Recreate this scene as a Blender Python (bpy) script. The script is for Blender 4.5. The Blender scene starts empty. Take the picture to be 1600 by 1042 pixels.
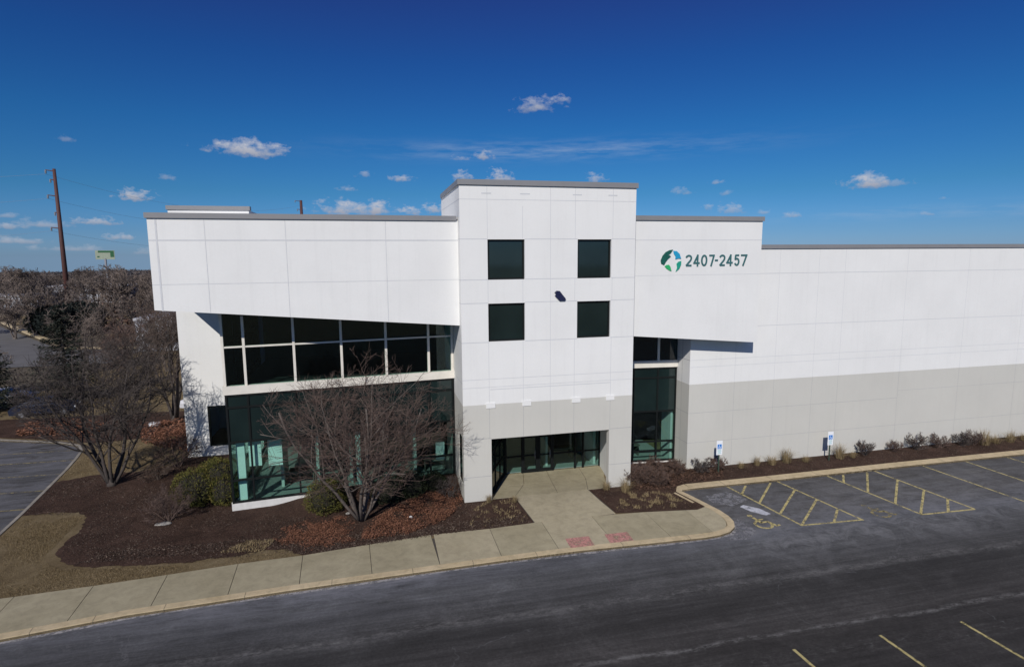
import bpy, math, random
from mathutils import Vector, Matrix, noise as mnoise

scene = bpy.context.scene
COL = scene.collection
PI = math.pi

# ------------------------------------------------------------------ helpers
class MB:
    """collects faces and links them as ONE mesh object"""
    def __init__(s):
        s.v = []; s.f = []; s.m = []
    def face(s, pts, m=0):
        b = len(s.v); s.v += [tuple(p) for p in pts]
        s.f.append(tuple(range(b, b + len(pts)))); s.m.append(m)
    def box(s, x0, x1, y0, y1, z0, z1, m=0):
        b = len(s.v)
        s.v += [(x0,y0,z0),(x1,y0,z0),(x1,y1,z0),(x0,y1,z0),(x0,y0,z1),(x1,y0,z1),(x1,y1,z1),(x0,y1,z1)]
        for q in ((0,3,2,1),(4,5,6,7),(0,1,5,4),(1,2,6,5),(2,3,7,6),(3,0,4,7)):
            s.f.append(tuple(b+i for i in q)); s.m.append(m)
    def obox(s, a, b_, t, z0, z1, m=0, off=0.0):
        """box along plan segment a-b, thickness t (to the left of a->b, i.e. inwards), offset off"""
        ax, ay = a; bx, by = b_; L = math.hypot(bx-ax, by-ay)
        nx, ny = -(by-ay)/L, (bx-ax)/L
        p = [(ax+nx*off, ay+ny*off), (bx+nx*off, by+ny*off), (bx+nx*(off+t), by+ny*(off+t)), (ax+nx*(off+t), ay+ny*(off+t))]
        s.prism(p, z0, z1, m)
    def prism(s, poly, z0, z1, m=0, mside=None):
        if mside is None: mside = m
        n = len(poly); b = len(s.v)
        z0f = z0 if callable(z0) else (lambda x, y: z0)
        z1f = z1 if callable(z1) else (lambda x, y: z1)
        s.v += [(x, y, z0f(x, y)) for x, y in poly] + [(x, y, z1f(x, y)) for x, y in poly]
        s.f.append(tuple(b+i for i in reversed(range(n)))); s.m.append(mside)
        s.f.append(tuple(b+n+i for i in range(n))); s.m.append(m)
        for i in range(n):
            j = (i+1) % n
            s.f.append((b+i, b+j, b+n+j, b+n+i)); s.m.append(mside)
    def tube(s, pts, rad, n=5, m=0, cap=True):
        b0 = None; prev = None
        k = len(pts)
        for i, p in enumerate(pts):
            p = Vector(p)
            d = (Vector(pts[min(i+1, k-1)]) - Vector(pts[max(i-1, 0)]))
            if d.length < 1e-9: d = Vector((0, 0, 1))
            d.normalize()
            if prev is None:
                u = d.cross(Vector((0.31, 0.77, 0.55)))
                if u.length < 1e-3: u = d.cross(Vector((1, 0, 0)))
            else:
                u = prev - d * prev.dot(d)
            u.normalize(); prev = u; w = d.cross(u)
            r = rad[i] if isinstance(rad, (list, tuple)) else rad
            b = len(s.v)
            for q in range(n):
                a = 2*PI*q/n
                s.v.append(tuple(p + (u*math.cos(a) + w*math.sin(a))*r))
            if b0 is not None:
                for q in range(n):
                    q2 = (q+1) % n
                    s.f.append((b0+q, b0+q2, b+q2, b+q)); s.m.append(m)
            elif cap:
                s.f.append(tuple(b+q for q in reversed(range(n)))); s.m.append(m)
            b0 = b
        if cap:
            s.f.append(tuple(b0+q for q in range(n))); s.m.append(m)
    def wall(s, a, b_, z0, z1, t, holes=(), m=0, bands=()):
        """vertical wall a->b (plan), thickness t inwards, rectangular holes (u0,u1,z0,z1); bands=[(z, mat above)]"""
        ax, ay = a; bx, by = b_; L = math.hypot(bx-ax, by-ay)
        dx, dy = (bx-ax)/L, (by-ay)/L; nx, ny = -dy, dx
        us = sorted({0, L} | {h[0] for h in holes} | {h[1] for h in holes})
        zs = sorted({z0, z1} | {h[2] for h in holes} | {h[3] for h in holes} | {q[0] for q in bands})
        us = [u for u in us if 0 <= u <= L]; zs = [z for z in zs if z0 <= z <= z1]
        P = lambda u, z, d: (ax+dx*u+nx*d, ay+dy*u+ny*d, z)
        def mat(z):
            r = m
            for zb, mm in bands:
                if z > zb: r = mm
            return r
        def solid(i, j):
            if i < 0 or j < 0 or i >= len(us)-1 or j >= len(zs)-1: return False
            uc = (us[i]+us[i+1])/2; zc = (zs[j]+zs[j+1])/2
            return not any(h[0] < uc < h[1] and h[2] < zc < h[3] for h in holes)
        for i in range(len(us)-1):
            for j in range(len(zs)-1):
                if not solid(i, j): continue
                u0, u1, c0, c1 = us[i], us[i+1], zs[j], zs[j+1]; mm = mat((c0+c1)/2)
                s.face([P(u0,c0,0), P(u1,c0,0), P(u1,c1,0), P(u0,c1,0)], mm)
                s.face([P(u1,c0,t), P(u0,c0,t), P(u0,c1,t), P(u1,c1,t)], mm)
                if not solid(i-1, j): s.face([P(u0,c0,t), P(u0,c0,0), P(u0,c1,0), P(u0,c1,t)], mm)
                if not solid(i+1, j): s.face([P(u1,c0,0), P(u1,c0,t), P(u1,c1,t), P(u1,c1,0)], mm)
                if not solid(i, j-1): s.face([P(u0,c0,t), P(u1,c0,t), P(u1,c0,0), P(u0,c0,0)], mm)
                if not solid(i, j+1): s.face([P(u0,c1,0), P(u1,c1,0), P(u1,c1,t), P(u0,c1,t)], mm)
    def build(s, name, mats, parent=None, smooth=False):
        me = bpy.data.meshes.new(name)
        me.from_pydata(s.v, [], s.f)
        if not isinstance(mats, (list, tuple)): mats = [mats]
        for x in mats: me.materials.append(x)
        me.polygons.foreach_set('material_index', s.m)
        if smooth: me.polygons.foreach_set('use_smooth', [True]*len(s.f))
        me.update()
        o = bpy.data.objects.new(name, me); COL.objects.link(o)
        if parent is not None: o.parent = parent
        return o

def merge(a, b_, off):
    k_ = len(a.v); a.v += b_.v; a.f += [tuple(k_+i for i in f) for f in b_.f]; a.m += [m+off for m in b_.m]

def tag(o, label=None, cat=None, group=None, kind=None):
    if label: o['label'] = label
    if cat: o['category'] = cat
    if group: o['group'] = group
    if kind: o['kind'] = kind
    return o
def empty(name, loc=(0, 0, 0), rz=0.0, label=None, cat=None, group=None):
    o = bpy.data.objects.new(name, None); COL.objects.link(o)
    o.location = loc; o.rotation_euler = (0, 0, rz); o.empty_display_size = 0.3
    tag(o, label, cat, group); return o
def copy_tree(o, loc, rz=0.0, sc=1.0, label=None, parent=None):
    c = o.copy(); COL.objects.link(c)
    if parent is None:
        c.location = loc; c.rotation_euler = (0, 0, rz)
        c.scale = (sc, sc, sc) if not isinstance(sc, tuple) else sc
        if label: c['label'] = label
    else: c.parent = parent
    for ch in list(o.children):
        copy_tree(ch, None, parent=c)
    return c

# ------------------------------------------------------------------ materials
class NT:
    def __init__(s, name):
        s.mat = bpy.data.materials.new(name); s.mat.use_nodes = True
        s.t = s.mat.node_tree; s.n = s.t.nodes; s.bsdf = s.n['Principled BSDF']
        s.L = s.t.links.new
    def node(s, typ, **kw):
        x = s.n.new(typ)
        for k, v in kw.items(): setattr(x, k, v)
        return x
    def coord(s, kind='Object', scale=(1,1,1), rot=(0,0,0)):
        g = s.node('ShaderNodeTexCoord'); mp = s.node('ShaderNodeMapping')
        mp.inputs['Scale'].default_value = scale; mp.inputs['Rotation'].default_value = rot
        s.L(g.outputs[kind], mp.inputs[0]); return mp.outputs[0]
    def noise(s, scale, detail=5, rough=0.6, vec=None, dist=0.0, col=False):
        x = s.node('ShaderNodeTexNoise'); x.inputs['Scale'].default_value = scale
        x.inputs['Detail'].default_value = detail; x.inputs['Roughness'].default_value = rough
        x.inputs['Distortion'].default_value = dist
        if vec is not None: s.L(vec, x.inputs['Vector'])
        return x.outputs['Color' if col else 'Fac']
    def ramp(s, fac, stops, interp='LINEAR'):
        r = s.node('ShaderNodeValToRGB'); cr = r.color_ramp; cr.interpolation = interp
        while len(cr.elements) < len(stops): cr.elements.new(0.5)
        for e, (p, c) in zip(cr.elements, stops):
            e.position = p
            e.color = (c, c, c, 1) if not isinstance(c, (tuple, list)) else (*c[:3], 1)
        s.L(fac, r.inputs[0]); return r.outputs[0]
    def mix(s, a, b, fac, blend='MIX'):
        x = s.node('ShaderNodeMix', data_type='RGBA', blend_type=blend)
        for sock, val in ((x.inputs[0], fac), (x.inputs[6], a), (x.inputs[7], b)):
            if hasattr(val, 'is_linked') or isinstance(val, bpy.types.NodeSocket): s.L(val, sock)
            elif isinstance(val, (int, float)):
                sock.default_value = val if sock == x.inputs[0] else (val, val, val, 1)
            else: sock.default_value = (*val[:3], 1)
        return x.outputs[2]
    def math(s, op, a, b=0.0, clamp=False):
        x = s.node('ShaderNodeMath', operation=op, use_clamp=clamp)
        for i, v in enumerate((a, b)):
            if isinstance(v, bpy.types.NodeSocket): s.L(v, x.inputs[i])
            else: x.inputs[i].default_value = v
        return x.outputs[0]
    def sep(s, vec):
        x = s.node('ShaderNodeSeparateXYZ'); s.L(vec, x.inputs[0]); return x.outputs
    def bump(s, h, strength=0.3, dist=0.02):
        b = s.node('ShaderNodeBump'); b.inputs['Strength'].default_value = strength
        b.inputs['Distance'].default_value = dist
        s.L(h, b.inputs['Height']); s.L(b.outputs[0], s.bsdf.inputs['Normal'])
    def base(s, c):
        if isinstance(c, bpy.types.NodeSocket): s.L(c, s.bsdf.inputs['Base Color'])
        else: s.bsdf.inputs['Base Color'].default_value = (*c[:3], 1)
    def rough(s, r):
        if isinstance(r, bpy.types.NodeSocket): s.L(r, s.bsdf.inputs['Roughness'])
        else: s.bsdf.inputs['Roughness'].default_value = r

def simple(name, col, rough=0.6, var=0.12, scale=3.0, metal=0.0, bump=0.0, bscale=40, coord='Object', spec=None):
    m = NT(name); v = m.coord(coord)
    n = m.noise(scale, 5, 0.65, v)
    a = tuple(c*(1-var) for c in col); b = tuple(min(1, c*(1+var)) for c in col)
    m.base(m.ramp(n, [(0.3, a), (0.7, b)])); m.rough(rough)
    m.bsdf.inputs['Metallic'].default_value = metal
    if spec is not None: m.bsdf.inputs['Specular IOR Level'].default_value = spec
    if bump: m.bump(m.noise(bscale, 4, 0.7, v), bump, 0.01)
    return m.mat

def mat_paint(name, col, streak=0.03):
    m = NT(name); v = m.coord()
    big = m.noise(0.35, 5, 0.6, v)
    vs = m.coord(scale=(1.6, 1.6, 0.09)); st = m.noise(2.2, 6, 0.7, vs)
    c1 = m.ramp(big, [(0.3, tuple(x*0.955 for x in col)), (0.7, tuple(min(1, x*1.02) for x in col))])
    c2 = m.ramp(st, [(0.30, 1-streak*1.6), (0.48, 1.0), (0.7, 1.0)])
    fine = m.ramp(m.noise(9, 6, 0.75, v), [(0.2, 0.965), (0.6, 1.0)])
    c = m.mix(m.mix(c1, c2, 1.0, 'MULTIPLY'), fine, 1.0, 'MULTIPLY')
    m.base(c); m.rough(0.72); m.bsdf.inputs['Specular IOR Level'].default_value = 0.25
    m.bump(m.noise(28, 5, 0.7, v), 0.15, 0.006)
    return m.mat

M = {}
M['white'] = mat_paint('painted_white_concrete', (0.80, 0.80, 0.775), 0.022)
M['grey'] = mat_paint('painted_grey_concrete', (0.575, 0.565, 0.515), 0.02)
M['seam'] = simple('joint_sealant', (0.60, 0.61, 0.62), 0.8, 0.06)
M['seamg'] = simple('joint_sealant_grey', (0.40, 0.40, 0.395), 0.8, 0.06)
M['cap'] = simple('coping_metal', (0.235, 0.235, 0.24), 0.5, 0.05, 1.2)
M['beam'] = simple('ivory_trim', (0.74, 0.70, 0.62), 0.5, 0.08, 2.0)
M['found'] = simple('foundation_concrete', (0.66, 0.65, 0.62), 0.8, 0.1, 4)
M['frame'] = simple('black_window_frame', (0.007, 0.009, 0.009), 0.6, 0.1, spec=0.2)
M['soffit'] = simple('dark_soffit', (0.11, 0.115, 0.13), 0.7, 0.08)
M['roof'] = simple('roof_membrane', (0.5, 0.5, 0.49), 0.85, 0.12, 0.5)
M['int_wall'] = simple('interior_wall', (0.50, 0.52, 0.50), 0.8, 0.04)
M['int_white'] = simple('interior_white', (0.78, 0.80, 0.78), 0.8, 0.04)
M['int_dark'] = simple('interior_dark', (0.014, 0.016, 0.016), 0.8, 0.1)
M['int_floor'] = simple('interior_floor', (0.30, 0.31, 0.30), 0.55, 0.1)
M['furn'] = simple('interior_furniture', (0.10, 0.09, 0.08), 0.6, 0.1)

def mat_glass():
    m = NT('green_tinted_glass'); m.n.remove(m.bsdf)
    tr = m.node('ShaderNodeBsdfTransparent'); tr.inputs[0].default_value = (0.77, 0.91, 0.875, 1)
    gl = m.node('ShaderNodeBsdfGlossy'); gl.inputs['Roughness'].default_value = 0.015
    gl.inputs['Color'].default_value = (0.85, 0.95, 0.92, 1)
    fr = m.node('ShaderNodeLayerWeight'); fac_ = m.math('ADD', m.math('MULTIPLY', m.math('POWER', fr.outputs['Facing'], 4.0), 0.9), 0.035, True)
    v = m.coord(); bp = m.node('ShaderNodeBump'); bp.inputs['Strength'].default_value = 0.04; bp.inputs['Distance'].default_value = 0.02
    m.L(m.noise(0.9, 2, 0.5, v), bp.inputs['Height']); m.L(bp.outputs[0], gl.inputs['Normal'])
    mx = m.node('ShaderNodeMixShader'); m.L(fac_, mx.inputs[0]); m.L(tr.outputs[0], mx.inputs[1]); m.L(gl.outputs[0], mx.inputs[2])
    m.L(mx.outputs[0], m.n['Material Output'].inputs[0]); return m.mat
M['glass'] = mat_glass()
def mat_dark_glass():
    m = NT('dark_spandrel_glass'); v = m.coord()
    m.base(m.ramp(m.noise(0.5, 3, 0.5, v), [(0.3, (0.006, 0.014, 0.014)), (0.7, (0.012, 0.024, 0.023))]))
    m.rough(0.06); m.bsdf.inputs['Specular IOR Level'].default_value = 0.75
    m.bump(m.noise(0.8, 2, 0.5, v), 0.05, 0.02); return m.mat
M['dglass'] = mat_dark_glass()

def mat_asphalt():
    m = NT('worn_asphalt'); v = m.coord(); x, y, z = m.sep(v)
    w1 = m.math('MULTIPLY', m.math('SUBTRACT', m.noise(0.10, 3, 0.6, v), 0.5), 1.6)
    yy = m.math('ADD', y, w1)
    fy = m.math('DIVIDE', m.math('ADD', yy, 20.0), 20.0)      # -20..0 -> 0..1
    band = m.ramp(fy, [(0.0, 0.034), (0.33, 0.033), (0.37, 0.045), (0.46, 0.036), (0.50, 0.052), (0.56, 0.064), (0.64, 0.074), (0.685, 0.088), (0.74, 0.062), (1.0, 0.058)])
    # tyre-polished streaks, fine and coarse, running along the drive
    t1 = m.ramp(m.noise(2.2, 8, 0.72, m.coord(scale=(0.045, 1.1, 1), rot=(0, 0, 0.03)), 0.25), [(0.28, 0.66), (0.5, 1.0), (0.74, 1.5)])
    t2 = m.ramp(m.noise(7.0, 6, 0.8, m.coord(scale=(0.05, 1.0, 1), rot=(0, 0, -0.02)), 0.1), [(0.3, 0.82), (0.7, 1.22)])
    blot = m.ramp(m.noise(0.42, 7, 0.75, v, 0.7), [(0.33, 0.80), (0.52, 1.0), (0.70, 1.5)])
    grit = m.mix(m.ramp(m.noise(38, 4, 0.85, v), [(0.25, 0.55), (0.5, 1.0), (0.75, 1.55)]), m.ramp(m.noise(9, 6, 0.85, v), [(0.3, 0.72), (0.5, 1.0), (0.7, 1.38)]), 1.0, 'MULTIPLY')
    c = m.mix(m.mix(m.mix(band, t1, 1.0, 'MULTIPLY'), m.mix(blot, t2, 1.0, 'MULTIPLY'), 1.0, 'MULTIPLY'), grit, 1.0, 'MULTIPLY')
    warm = m.ramp(fy, [(0.35, (1.07, 1.0, 0.97)), (0.62, (0.98, 1.0, 1.04)), (0.68, (0.95, 0.99, 1.10)), (0.76, (1.03, 1.0, 0.98))])
    c = m.mix(c, warm, 1.0, 'MULTIPLY')
    # salt film: strong at the left kerb, patchy in the stalls
    sn = m.ramp(m.noise(1.3, 9, 0.8, m.coord(scale=(0.25, 1.0, 1), rot=(0, 0, 0.04)), 0.6), [(0.38, 0.0), (0.60, 1.0)])
    sn2 = m.ramp(m.noise(0.8, 9, 0.82, v, 1.2), [(0.44, 0.0), (0.60, 0.95)])
    nk = m.ramp(fy, [(0.53, 0.0), (0.62, 0.35), (0.685, 1.0), (0.72, 0.9), (0.9, 0.5)])
    xl = m.ramp(m.math('DIVIDE', m.math('ADD', x, 25.0), 50.0), [(0.1, 0.9), (0.42, 0.75), (0.56, 0.30), (0.70, 0.35)])
    c = m.mix(c, (0.225, 0.228, 0.255), m.math('MULTIPLY', m.math('MULTIPLY', sn, nk), xl, True))
    st = m.ramp(m.math('DIVIDE', m.math('ADD', x, 25.0), 75.0), [(0.46, 0.0), (0.50, 1.0), (0.66, 0.9), (0.8, 0.25)])
    sy_ = m.ramp(m.math('DIVIDE', m.math('ADD', y, 12.0), 12.0), [(0.22, 0.0), (0.36, 1.0), (0.6, 0.6), (0.9, 0.35)])
    c = m.mix(c, (0.19, 0.19, 0.20), m.math('MULTIPLY', m.math('MULTIPLY', sn2, st), m.math('MULTIPLY', sy_, 0.75), True))
    # granular pale lines where loose grit gathers between the lanes
    for (y0, sl_, wd, amt, lo) in ((-9.85, -0.012, 0.34, 0.6, 0.47), (-12.85, -0.018, 0.16, 0.75, 0.45), (-13.7, -0.05, 0.55, 0.4, 0.52)):
        d = m.math('SUBTRACT', y, m.math('ADD', m.math('MULTIPLY', x, sl_), y0))
        d = m.math('ADD', d, m.math('MULTIPLY', m.math('SUBTRACT', m.noise(0.22, 5, 0.7, v), 0.5), 0.9))
        ln = m.ramp(m.math('ABSOLUTE', d), [(0.0, 1.0), (wd, 0.0)])
        sp_ = m.ramp(m.noise(5.5, 8, 0.9, m.coord(scale=(0.4, 1, 1))), [(lo, 0.0), (lo+0.14, amt)])
        c = m.mix(c, (0.21, 0.205, 0.20), m.math('MULTIPLY', ln, sp_))
    # sparse hairline cracks
    wv = m.node('ShaderNodeVectorMath', operation='ADD'); m.L(v, wv.inputs[0])
    nc = m.noise(0.5, 4, 0.7, v, 0, True); sc = m.node('ShaderNodeVectorMath', operation='SCALE'); sc.inputs['Scale'].default_value = 2.2
    m.L(nc, sc.inputs[0]); m.L(sc.outputs[0], wv.inputs[1])
    vo = m.node('ShaderNodeTexVoronoi', feature='DISTANCE_TO_EDGE'); vo.inputs['Scale'].default_value = 0.13
    m.L(wv.outputs[0], vo.inputs['Vector'])
    cr = m.ramp(vo.outputs['Distance'], [(0.0, 1.0), (0.0035, 0.0)])
    crm = m.ramp(m.noise(0.3, 4, 0.7, v), [(0.50, 0.0), (0.60, 0.5)])
    c = m.mix(c, (0.15, 0.15, 0.155), m.math('MULTIPLY', cr, crm))
    m.base(c); m.rough(0.88); m.bsdf.inputs['Specular IOR Level'].default_value = 0.18
    m.bump(m.noise(40, 5, 0.85, v), 0.7, 0.015); return m.mat
M['asphalt'] = mat_asphalt()

def mat_concrete(name, a, b, stain=0.25):
    m = NT(name); v = m.coord()
    c = m.ramp(m.noise(0.45, 6, 0.65, v, 0.4), [(0.3, a), (0.7, b)])
    s_ = m.ramp(m.noise(2.3, 6, 0.75, v, 0.5), [(0.25, 1-stain), (0.55, 1.0), (0.8, 1.08)])
    f = m.ramp(m.noise(30, 4, 0.8, v), [(0.25, 0.88), (0.7, 1.08)])
    m.base(m.mix(m.mix(c, s_, 1.0, 'MULTIPLY'), f, 1.0, 'MULTIPLY')); m.rough(0.85)
    m.bsdf.inputs['Specular IOR Level'].default_value = 0.25
    m.bump(m.noise(25, 5, 0.7, v), 0.3, 0.01); return m.mat
M['walk'] = mat_concrete('sidewalk_concrete', (0.305, 0.268, 0.175), (0.395, 0.352, 0.24))
M['walk2'] = mat_concrete('newer_sidewalk_concrete', (0.365, 0.32, 0.215), (0.43, 0.38, 0.265))
M['kerb'] = mat_concrete('kerb_concrete', (0.47, 0.375, 0.225), (0.58, 0.475, 0.31), 0.35)
M['kerbgap'] = simple('expansion_joint', (0.07, 0.06, 0.05), 0.9, 0.2)
M['gutter'] = mat_concrete('salt_edge', (0.24, 0.22, 0.19), (0.36, 0.33, 0.28), 0.5)

def mat_mulch():
    m = NT('bark_mulch'); v = m.coord()
    c = m.ramp(m.noise(14, 8, 0.85, v, 0.5), [(0.28, (0.018, 0.011, 0.009)), (0.5, (0.064, 0.039, 0.029)), (0.66, (0.135, 0.086, 0.066)), (0.8, (0.22, 0.165, 0.13))])
    b = m.ramp(m.noise(0.6, 7, 0.75, v, 0.6), [(0.3, 0.62), (0.5, 1.0), (0.7, 1.5)])
    m.base(m.mix(c, b, 1.0, 'MULTIPLY')); m.rough(0.95); m.bsdf.inputs['Specular IOR Level'].default_value = 0.1
    m.bump(m.noise(16, 6, 0.85, v), 1.0, 0.07); return m.mat
M['mulch'] = mat_mulch()
def mat_lawn(name, a, b, c3):
    m = NT(name); v = m.coord()
    c = m.ramp(m.noise(0.7, 7, 0.75, v, 0.5), [(0.28, a), (0.5, b), (0.72, c3)])
    f = m.ramp(m.noise(22, 6, 0.85, v), [(0.25, 0.5), (0.5, 0.95), (0.75, 1.4)])
    m.base(m.mix(c, f, 1.0, 'MULTIPLY')); m.rough(0.95); m.bsdf.inputs['Specular IOR Level'].default_value = 0.1
    m.bump(m.noise(20, 5, 0.85, v), 1.0, 0.05); return m.mat
M['lawn'] = mat_lawn('dormant_lawn', (0.12, 0.086, 0.046), (0.20, 0.152, 0.085), (0.28, 0.222, 0.135))
M['field'] = mat_lawn('winter_ground', (0.075, 0.060, 0.045), (0.13, 0.11, 0.08), (0.21, 0.18, 0.13))
M['yellow'] = None
def mat_line(name, col, wear):
    m = NT(name); m.bsdf.inputs['Roughness'].default_value = 0.8; v = m.coord()
    c = m.ramp(m.noise(7, 6, 0.8, v), [(0.3, tuple(x*0.55 for x in col)), (0.55, col), (0.8, tuple(min(1, x*1.1) for x in col))])
    m.base(c)
    a = m.ramp(m.noise(3.2, 8, 0.85, v), [(wear-0.06, 0.0), (wear+0.06, 1.0)])
    m.L(a, m.bsdf.inputs['Alpha']); return m.mat
M['yellow'] = mat_line('worn_yellow_paint', (0.50, 0.42, 0.18), 0.45)
M['yellow2'] = mat_line('very_worn_yellow_paint', (0.34, 0.28, 0.12), 0.49)
M['saltpatch'] = mat_line('salt_crust', (0.20, 0.20, 0.215), 0.47)
M['saltwhite'] = mat_line('white_salt_crust', (0.50, 0.51, 0.56), 0.42)
M['brick'] = mat_line('faded_red_tactile', (0.50, 0.245, 0.215), 0.46)

# vegetation
M['bark'] = simple('grey_brown_bark', (0.115, 0.094, 0.080), 0.9, 0.35, 6, bump=0.8, bscale=22)
M['twig'] = simple('twig_bark', (0.095, 0.070, 0.055), 0.9, 0.3, 2)
M['twig_red'] = simple('reddish_twig', (0.105, 0.070, 0.056), 0.9, 0.35, 2)
M['bark_dark'] = simple('dark_bark', (0.062, 0.050, 0.043), 0.9, 0.35, 6, bump=0.8, bscale=22)
M['twig_dark'] = simple('dark_twig', (0.065, 0.052, 0.046), 0.9, 0.3, 2)
M['far_twig'] = simple('far_twig', (0.165, 0.130, 0.108), 0.95, 0.35, 0.5)
M['berry'] = simple('red_brown_berries', (0.17, 0.055, 0.04), 0.7, 0.4, 4)
def leafmat(name, cols):
    m = NT(name); g = m.node('ShaderNodeNewGeometry')
    v = m.coord(); n = m.noise(2.2, 4, 0.7, v)
    r = m.math('ADD', m.math('MULTIPLY', g.outputs['Random Per Island'], 0.6), m.math('MULTIPLY', n, 0.4))
    k = len(cols); m.base(m.ramp(r, [(0.15+0.7*i/(k-1), c) for i, c in enumerate(cols)])); m.rough(0.8)
    m.bsdf.inputs['Specular IOR Level'].default_value = 0.15
    return m.mat
M['yew'] = leafmat('olive_evergreen_leaf', [(0.030, 0.034, 0.010), (0.075, 0.080, 0.020), (0.13, 0.125, 0.032), (0.15, 0.10, 0.03)])
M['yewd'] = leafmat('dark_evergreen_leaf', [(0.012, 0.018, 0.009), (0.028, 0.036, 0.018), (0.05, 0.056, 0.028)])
M['farever'] = leafmat('dark_blue_evergreen', [(0.008, 0.011, 0.011), (0.016, 0.022, 0.020), (0.03, 0.036, 0.032)])
M['spruce'] = leafmat('spruce_needle', [(0.008, 0.013, 0.011), (0.020, 0.028, 0.022), (0.042, 0.046, 0.035), (0.07, 0.058, 0.042)])
M['straw'] = leafmat('straw_blade', [(0.15, 0.11, 0.055), (0.27, 0.205, 0.11), (0.38, 0.30, 0.175)])
M['litter'] = leafmat('red_brown_litter', [(0.07, 0.032, 0.020), (0.16, 0.070, 0.042), (0.29, 0.14, 0.085), (0.12, 0.06, 0.042)])
M['brownleaf'] = leafmat('dry_brown_leaf', [(0.055, 0.032, 0.024), (0.11, 0.065, 0.045), (0.17, 0.10, 0.07)])
M['chips'] = leafmat('mulch_chip', [(0.022, 0.015, 0.012), (0.05, 0.034, 0.027), (0.10, 0.07, 0.055), (0.19, 0.15, 0.115)])
M['lawnblade'] = leafmat('lawn_blade', [(0.12, 0.086, 0.043), (0.205, 0.152, 0.08), (0.29, 0.23, 0.14)])
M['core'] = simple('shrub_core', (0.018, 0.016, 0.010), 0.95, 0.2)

# objects
M['rust'] = simple('weathering_steel', (0.085, 0.034, 0.028), 0.7, 0.18, 0.4)
M['steel'] = simple('galvanised_steel', (0.35, 0.35, 0.36), 0.5, 0.1, metal=0.3)
M['postgreen'] = simple('green_sign_post', (0.035, 0.06, 0.04), 0.6, 0.15)
M['signwhite'] = simple('sign_white', (0.80, 0.82, 0.84), 0.4, 0.02)
M['signblue'] = simple('sign_blue', (0.02, 0.20, 0.62), 0.4, 0.03)
M['signteal'] = simple('sign_text_strip', (0.32, 0.58, 0.60), 0.5, 0.05)
M['black'] = simple('black_plastic', (0.012, 0.012, 0.016), 0.45, 0.15)
M['navy'] = simple('navy_panel', (0.018, 0.02, 0.06), 0.3, 0.25, 6)
M['n_teal'] = simple('number_teal', (0.045, 0.14, 0.145), 0.5, 0.05)
M['l_dark'] = simple('logo_dark_green', (0.010, 0.10, 0.075), 0.5, 0.2, 5)
M['l_blue'] = simple('logo_blue', (0.02, 0.33, 0.55), 0.5, 0.05)
M['l_teal'] = simple('logo_teal', (0.015, 0.32, 0.22), 0.5, 0.05)
M['l_green'] = simple('logo_green', (0.03, 0.42, 0.14), 0.5, 0.05)
M['board_w'] = simple('board_pale', (0.36, 0.41, 0.30), 0.5, 0.1)
M['board_g'] = simple('board_green', (0.03, 0.13, 0.05), 0.5, 0.1)
M['stone'] = simple('pale_stone', (0.30, 0.28, 0.25), 0.9, 0.2, 5, bump=0.5)
M['car_blue'] = simple('car_blue_paint', (0.012, 0.018, 0.04), 0.3, 0.03)
M['car_white'] = simple('car_white_paint', (0.6, 0.6, 0.62), 0.3, 0.03)
M['car_grey'] = simple('car_grey_paint', (0.18, 0.19, 0.21), 0.3, 0.03)
M['tyre'] = simple('tyre_rubber', (0.015, 0.015, 0.016), 0.85, 0.1)
M['rim'] = simple('wheel_rim', (0.3, 0.3, 0.31), 0.4, 0.05, metal=0.5)
M['shed'] = simple('far_wall_pale', (0.36, 0.37, 0.40), 0.8, 0.1, 0.3)
M['shedroof'] = simple('far_roof', (0.42, 0.42, 0.44), 0.8, 0.1, 0.3)

# ------------------------------------------------------------------ SETTING: ground
RZ = -0.13          # drive level; walks and beds are at 0
def struct(mb, name, mats, label=None):
    o = mb.build(name, mats); o['kind'] = 'structure'
    if label: o['label'] = label
    return o
g = MB(); n = 96
rad_ = [0.001, 120, 330, 420, 560, 800, 1200, 2000, 3600]
for r_0 in rad_:
    zz_ = -0.20-max(0, r_0-330)*0.0165
    for i in range(n): g.v.append((r_0*math.cos(2*PI*i/n), r_0*math.sin(2*PI*i/n), zz_))
for q in range(len(rad_)-1):
    for i in range(n): g.f.append((q*n+i, q*n+(i+1) % n, (q+1)*n+(i+1) % n, (q+1)*n+i)); g.m.append(0)
struct(g, 'ground', M['field'], 'dull brown winter ground reaching the horizon')

# kerb line of the planted island (outer edge), counter clockwise seen from above, front first
front = [(-40.0, -8.3), (-30.0, -7.9), (-21.5, -7.35), (-17.06, -7.04), (-15.24, -6.8), (-13.39, -6.56), (-10.7, -6.45), (-7.91, -6.32),
         (-4.26, -6.24), (-1.66, -6.19), (0.75, -6.15), (3.98, -6.16), (8.79, -6.36), (10.1, -6.43), (10.9, -6.38), (11.55, -6.2), (12.02, -5.85),
         (12.3, -5.35), (12.4, -4.8), (12.36, -4.1), (12.12, -3.04), (11.85, -1.9), (11.72, -1.45), (11.95, -1.24), (12.4, -1.2)]
right = [(17.2, -1.28), (26.3, -1.3), (36.0, -1.45), (60.0, -1.8), (110.0, -2.5)]
left = [(-36.0, 22.0), (-30.6, 18.75), (-26.0, 16.95), (-24.5, 15.9), (-23.83, 14.6), (-23.45, 13.0), (-23.02, 10.65), (-22.42, 6.5), (-22.1, 4.2), (-21.8, 1.5),
        (-21.9, -1.2), (-22.6, -3.2), (-24.2, -4.6), (-27.0, -5.3), (-40.0, -6.2)]
island = front + right + [(110.0, 60.0), (-36.0, 60.0)] + left
isl = MB(); isl.prism(island, -0.3, -0.035); struct(isl, 'lawn', M['lawn'], 'dormant tan lawn around the building')

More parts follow.
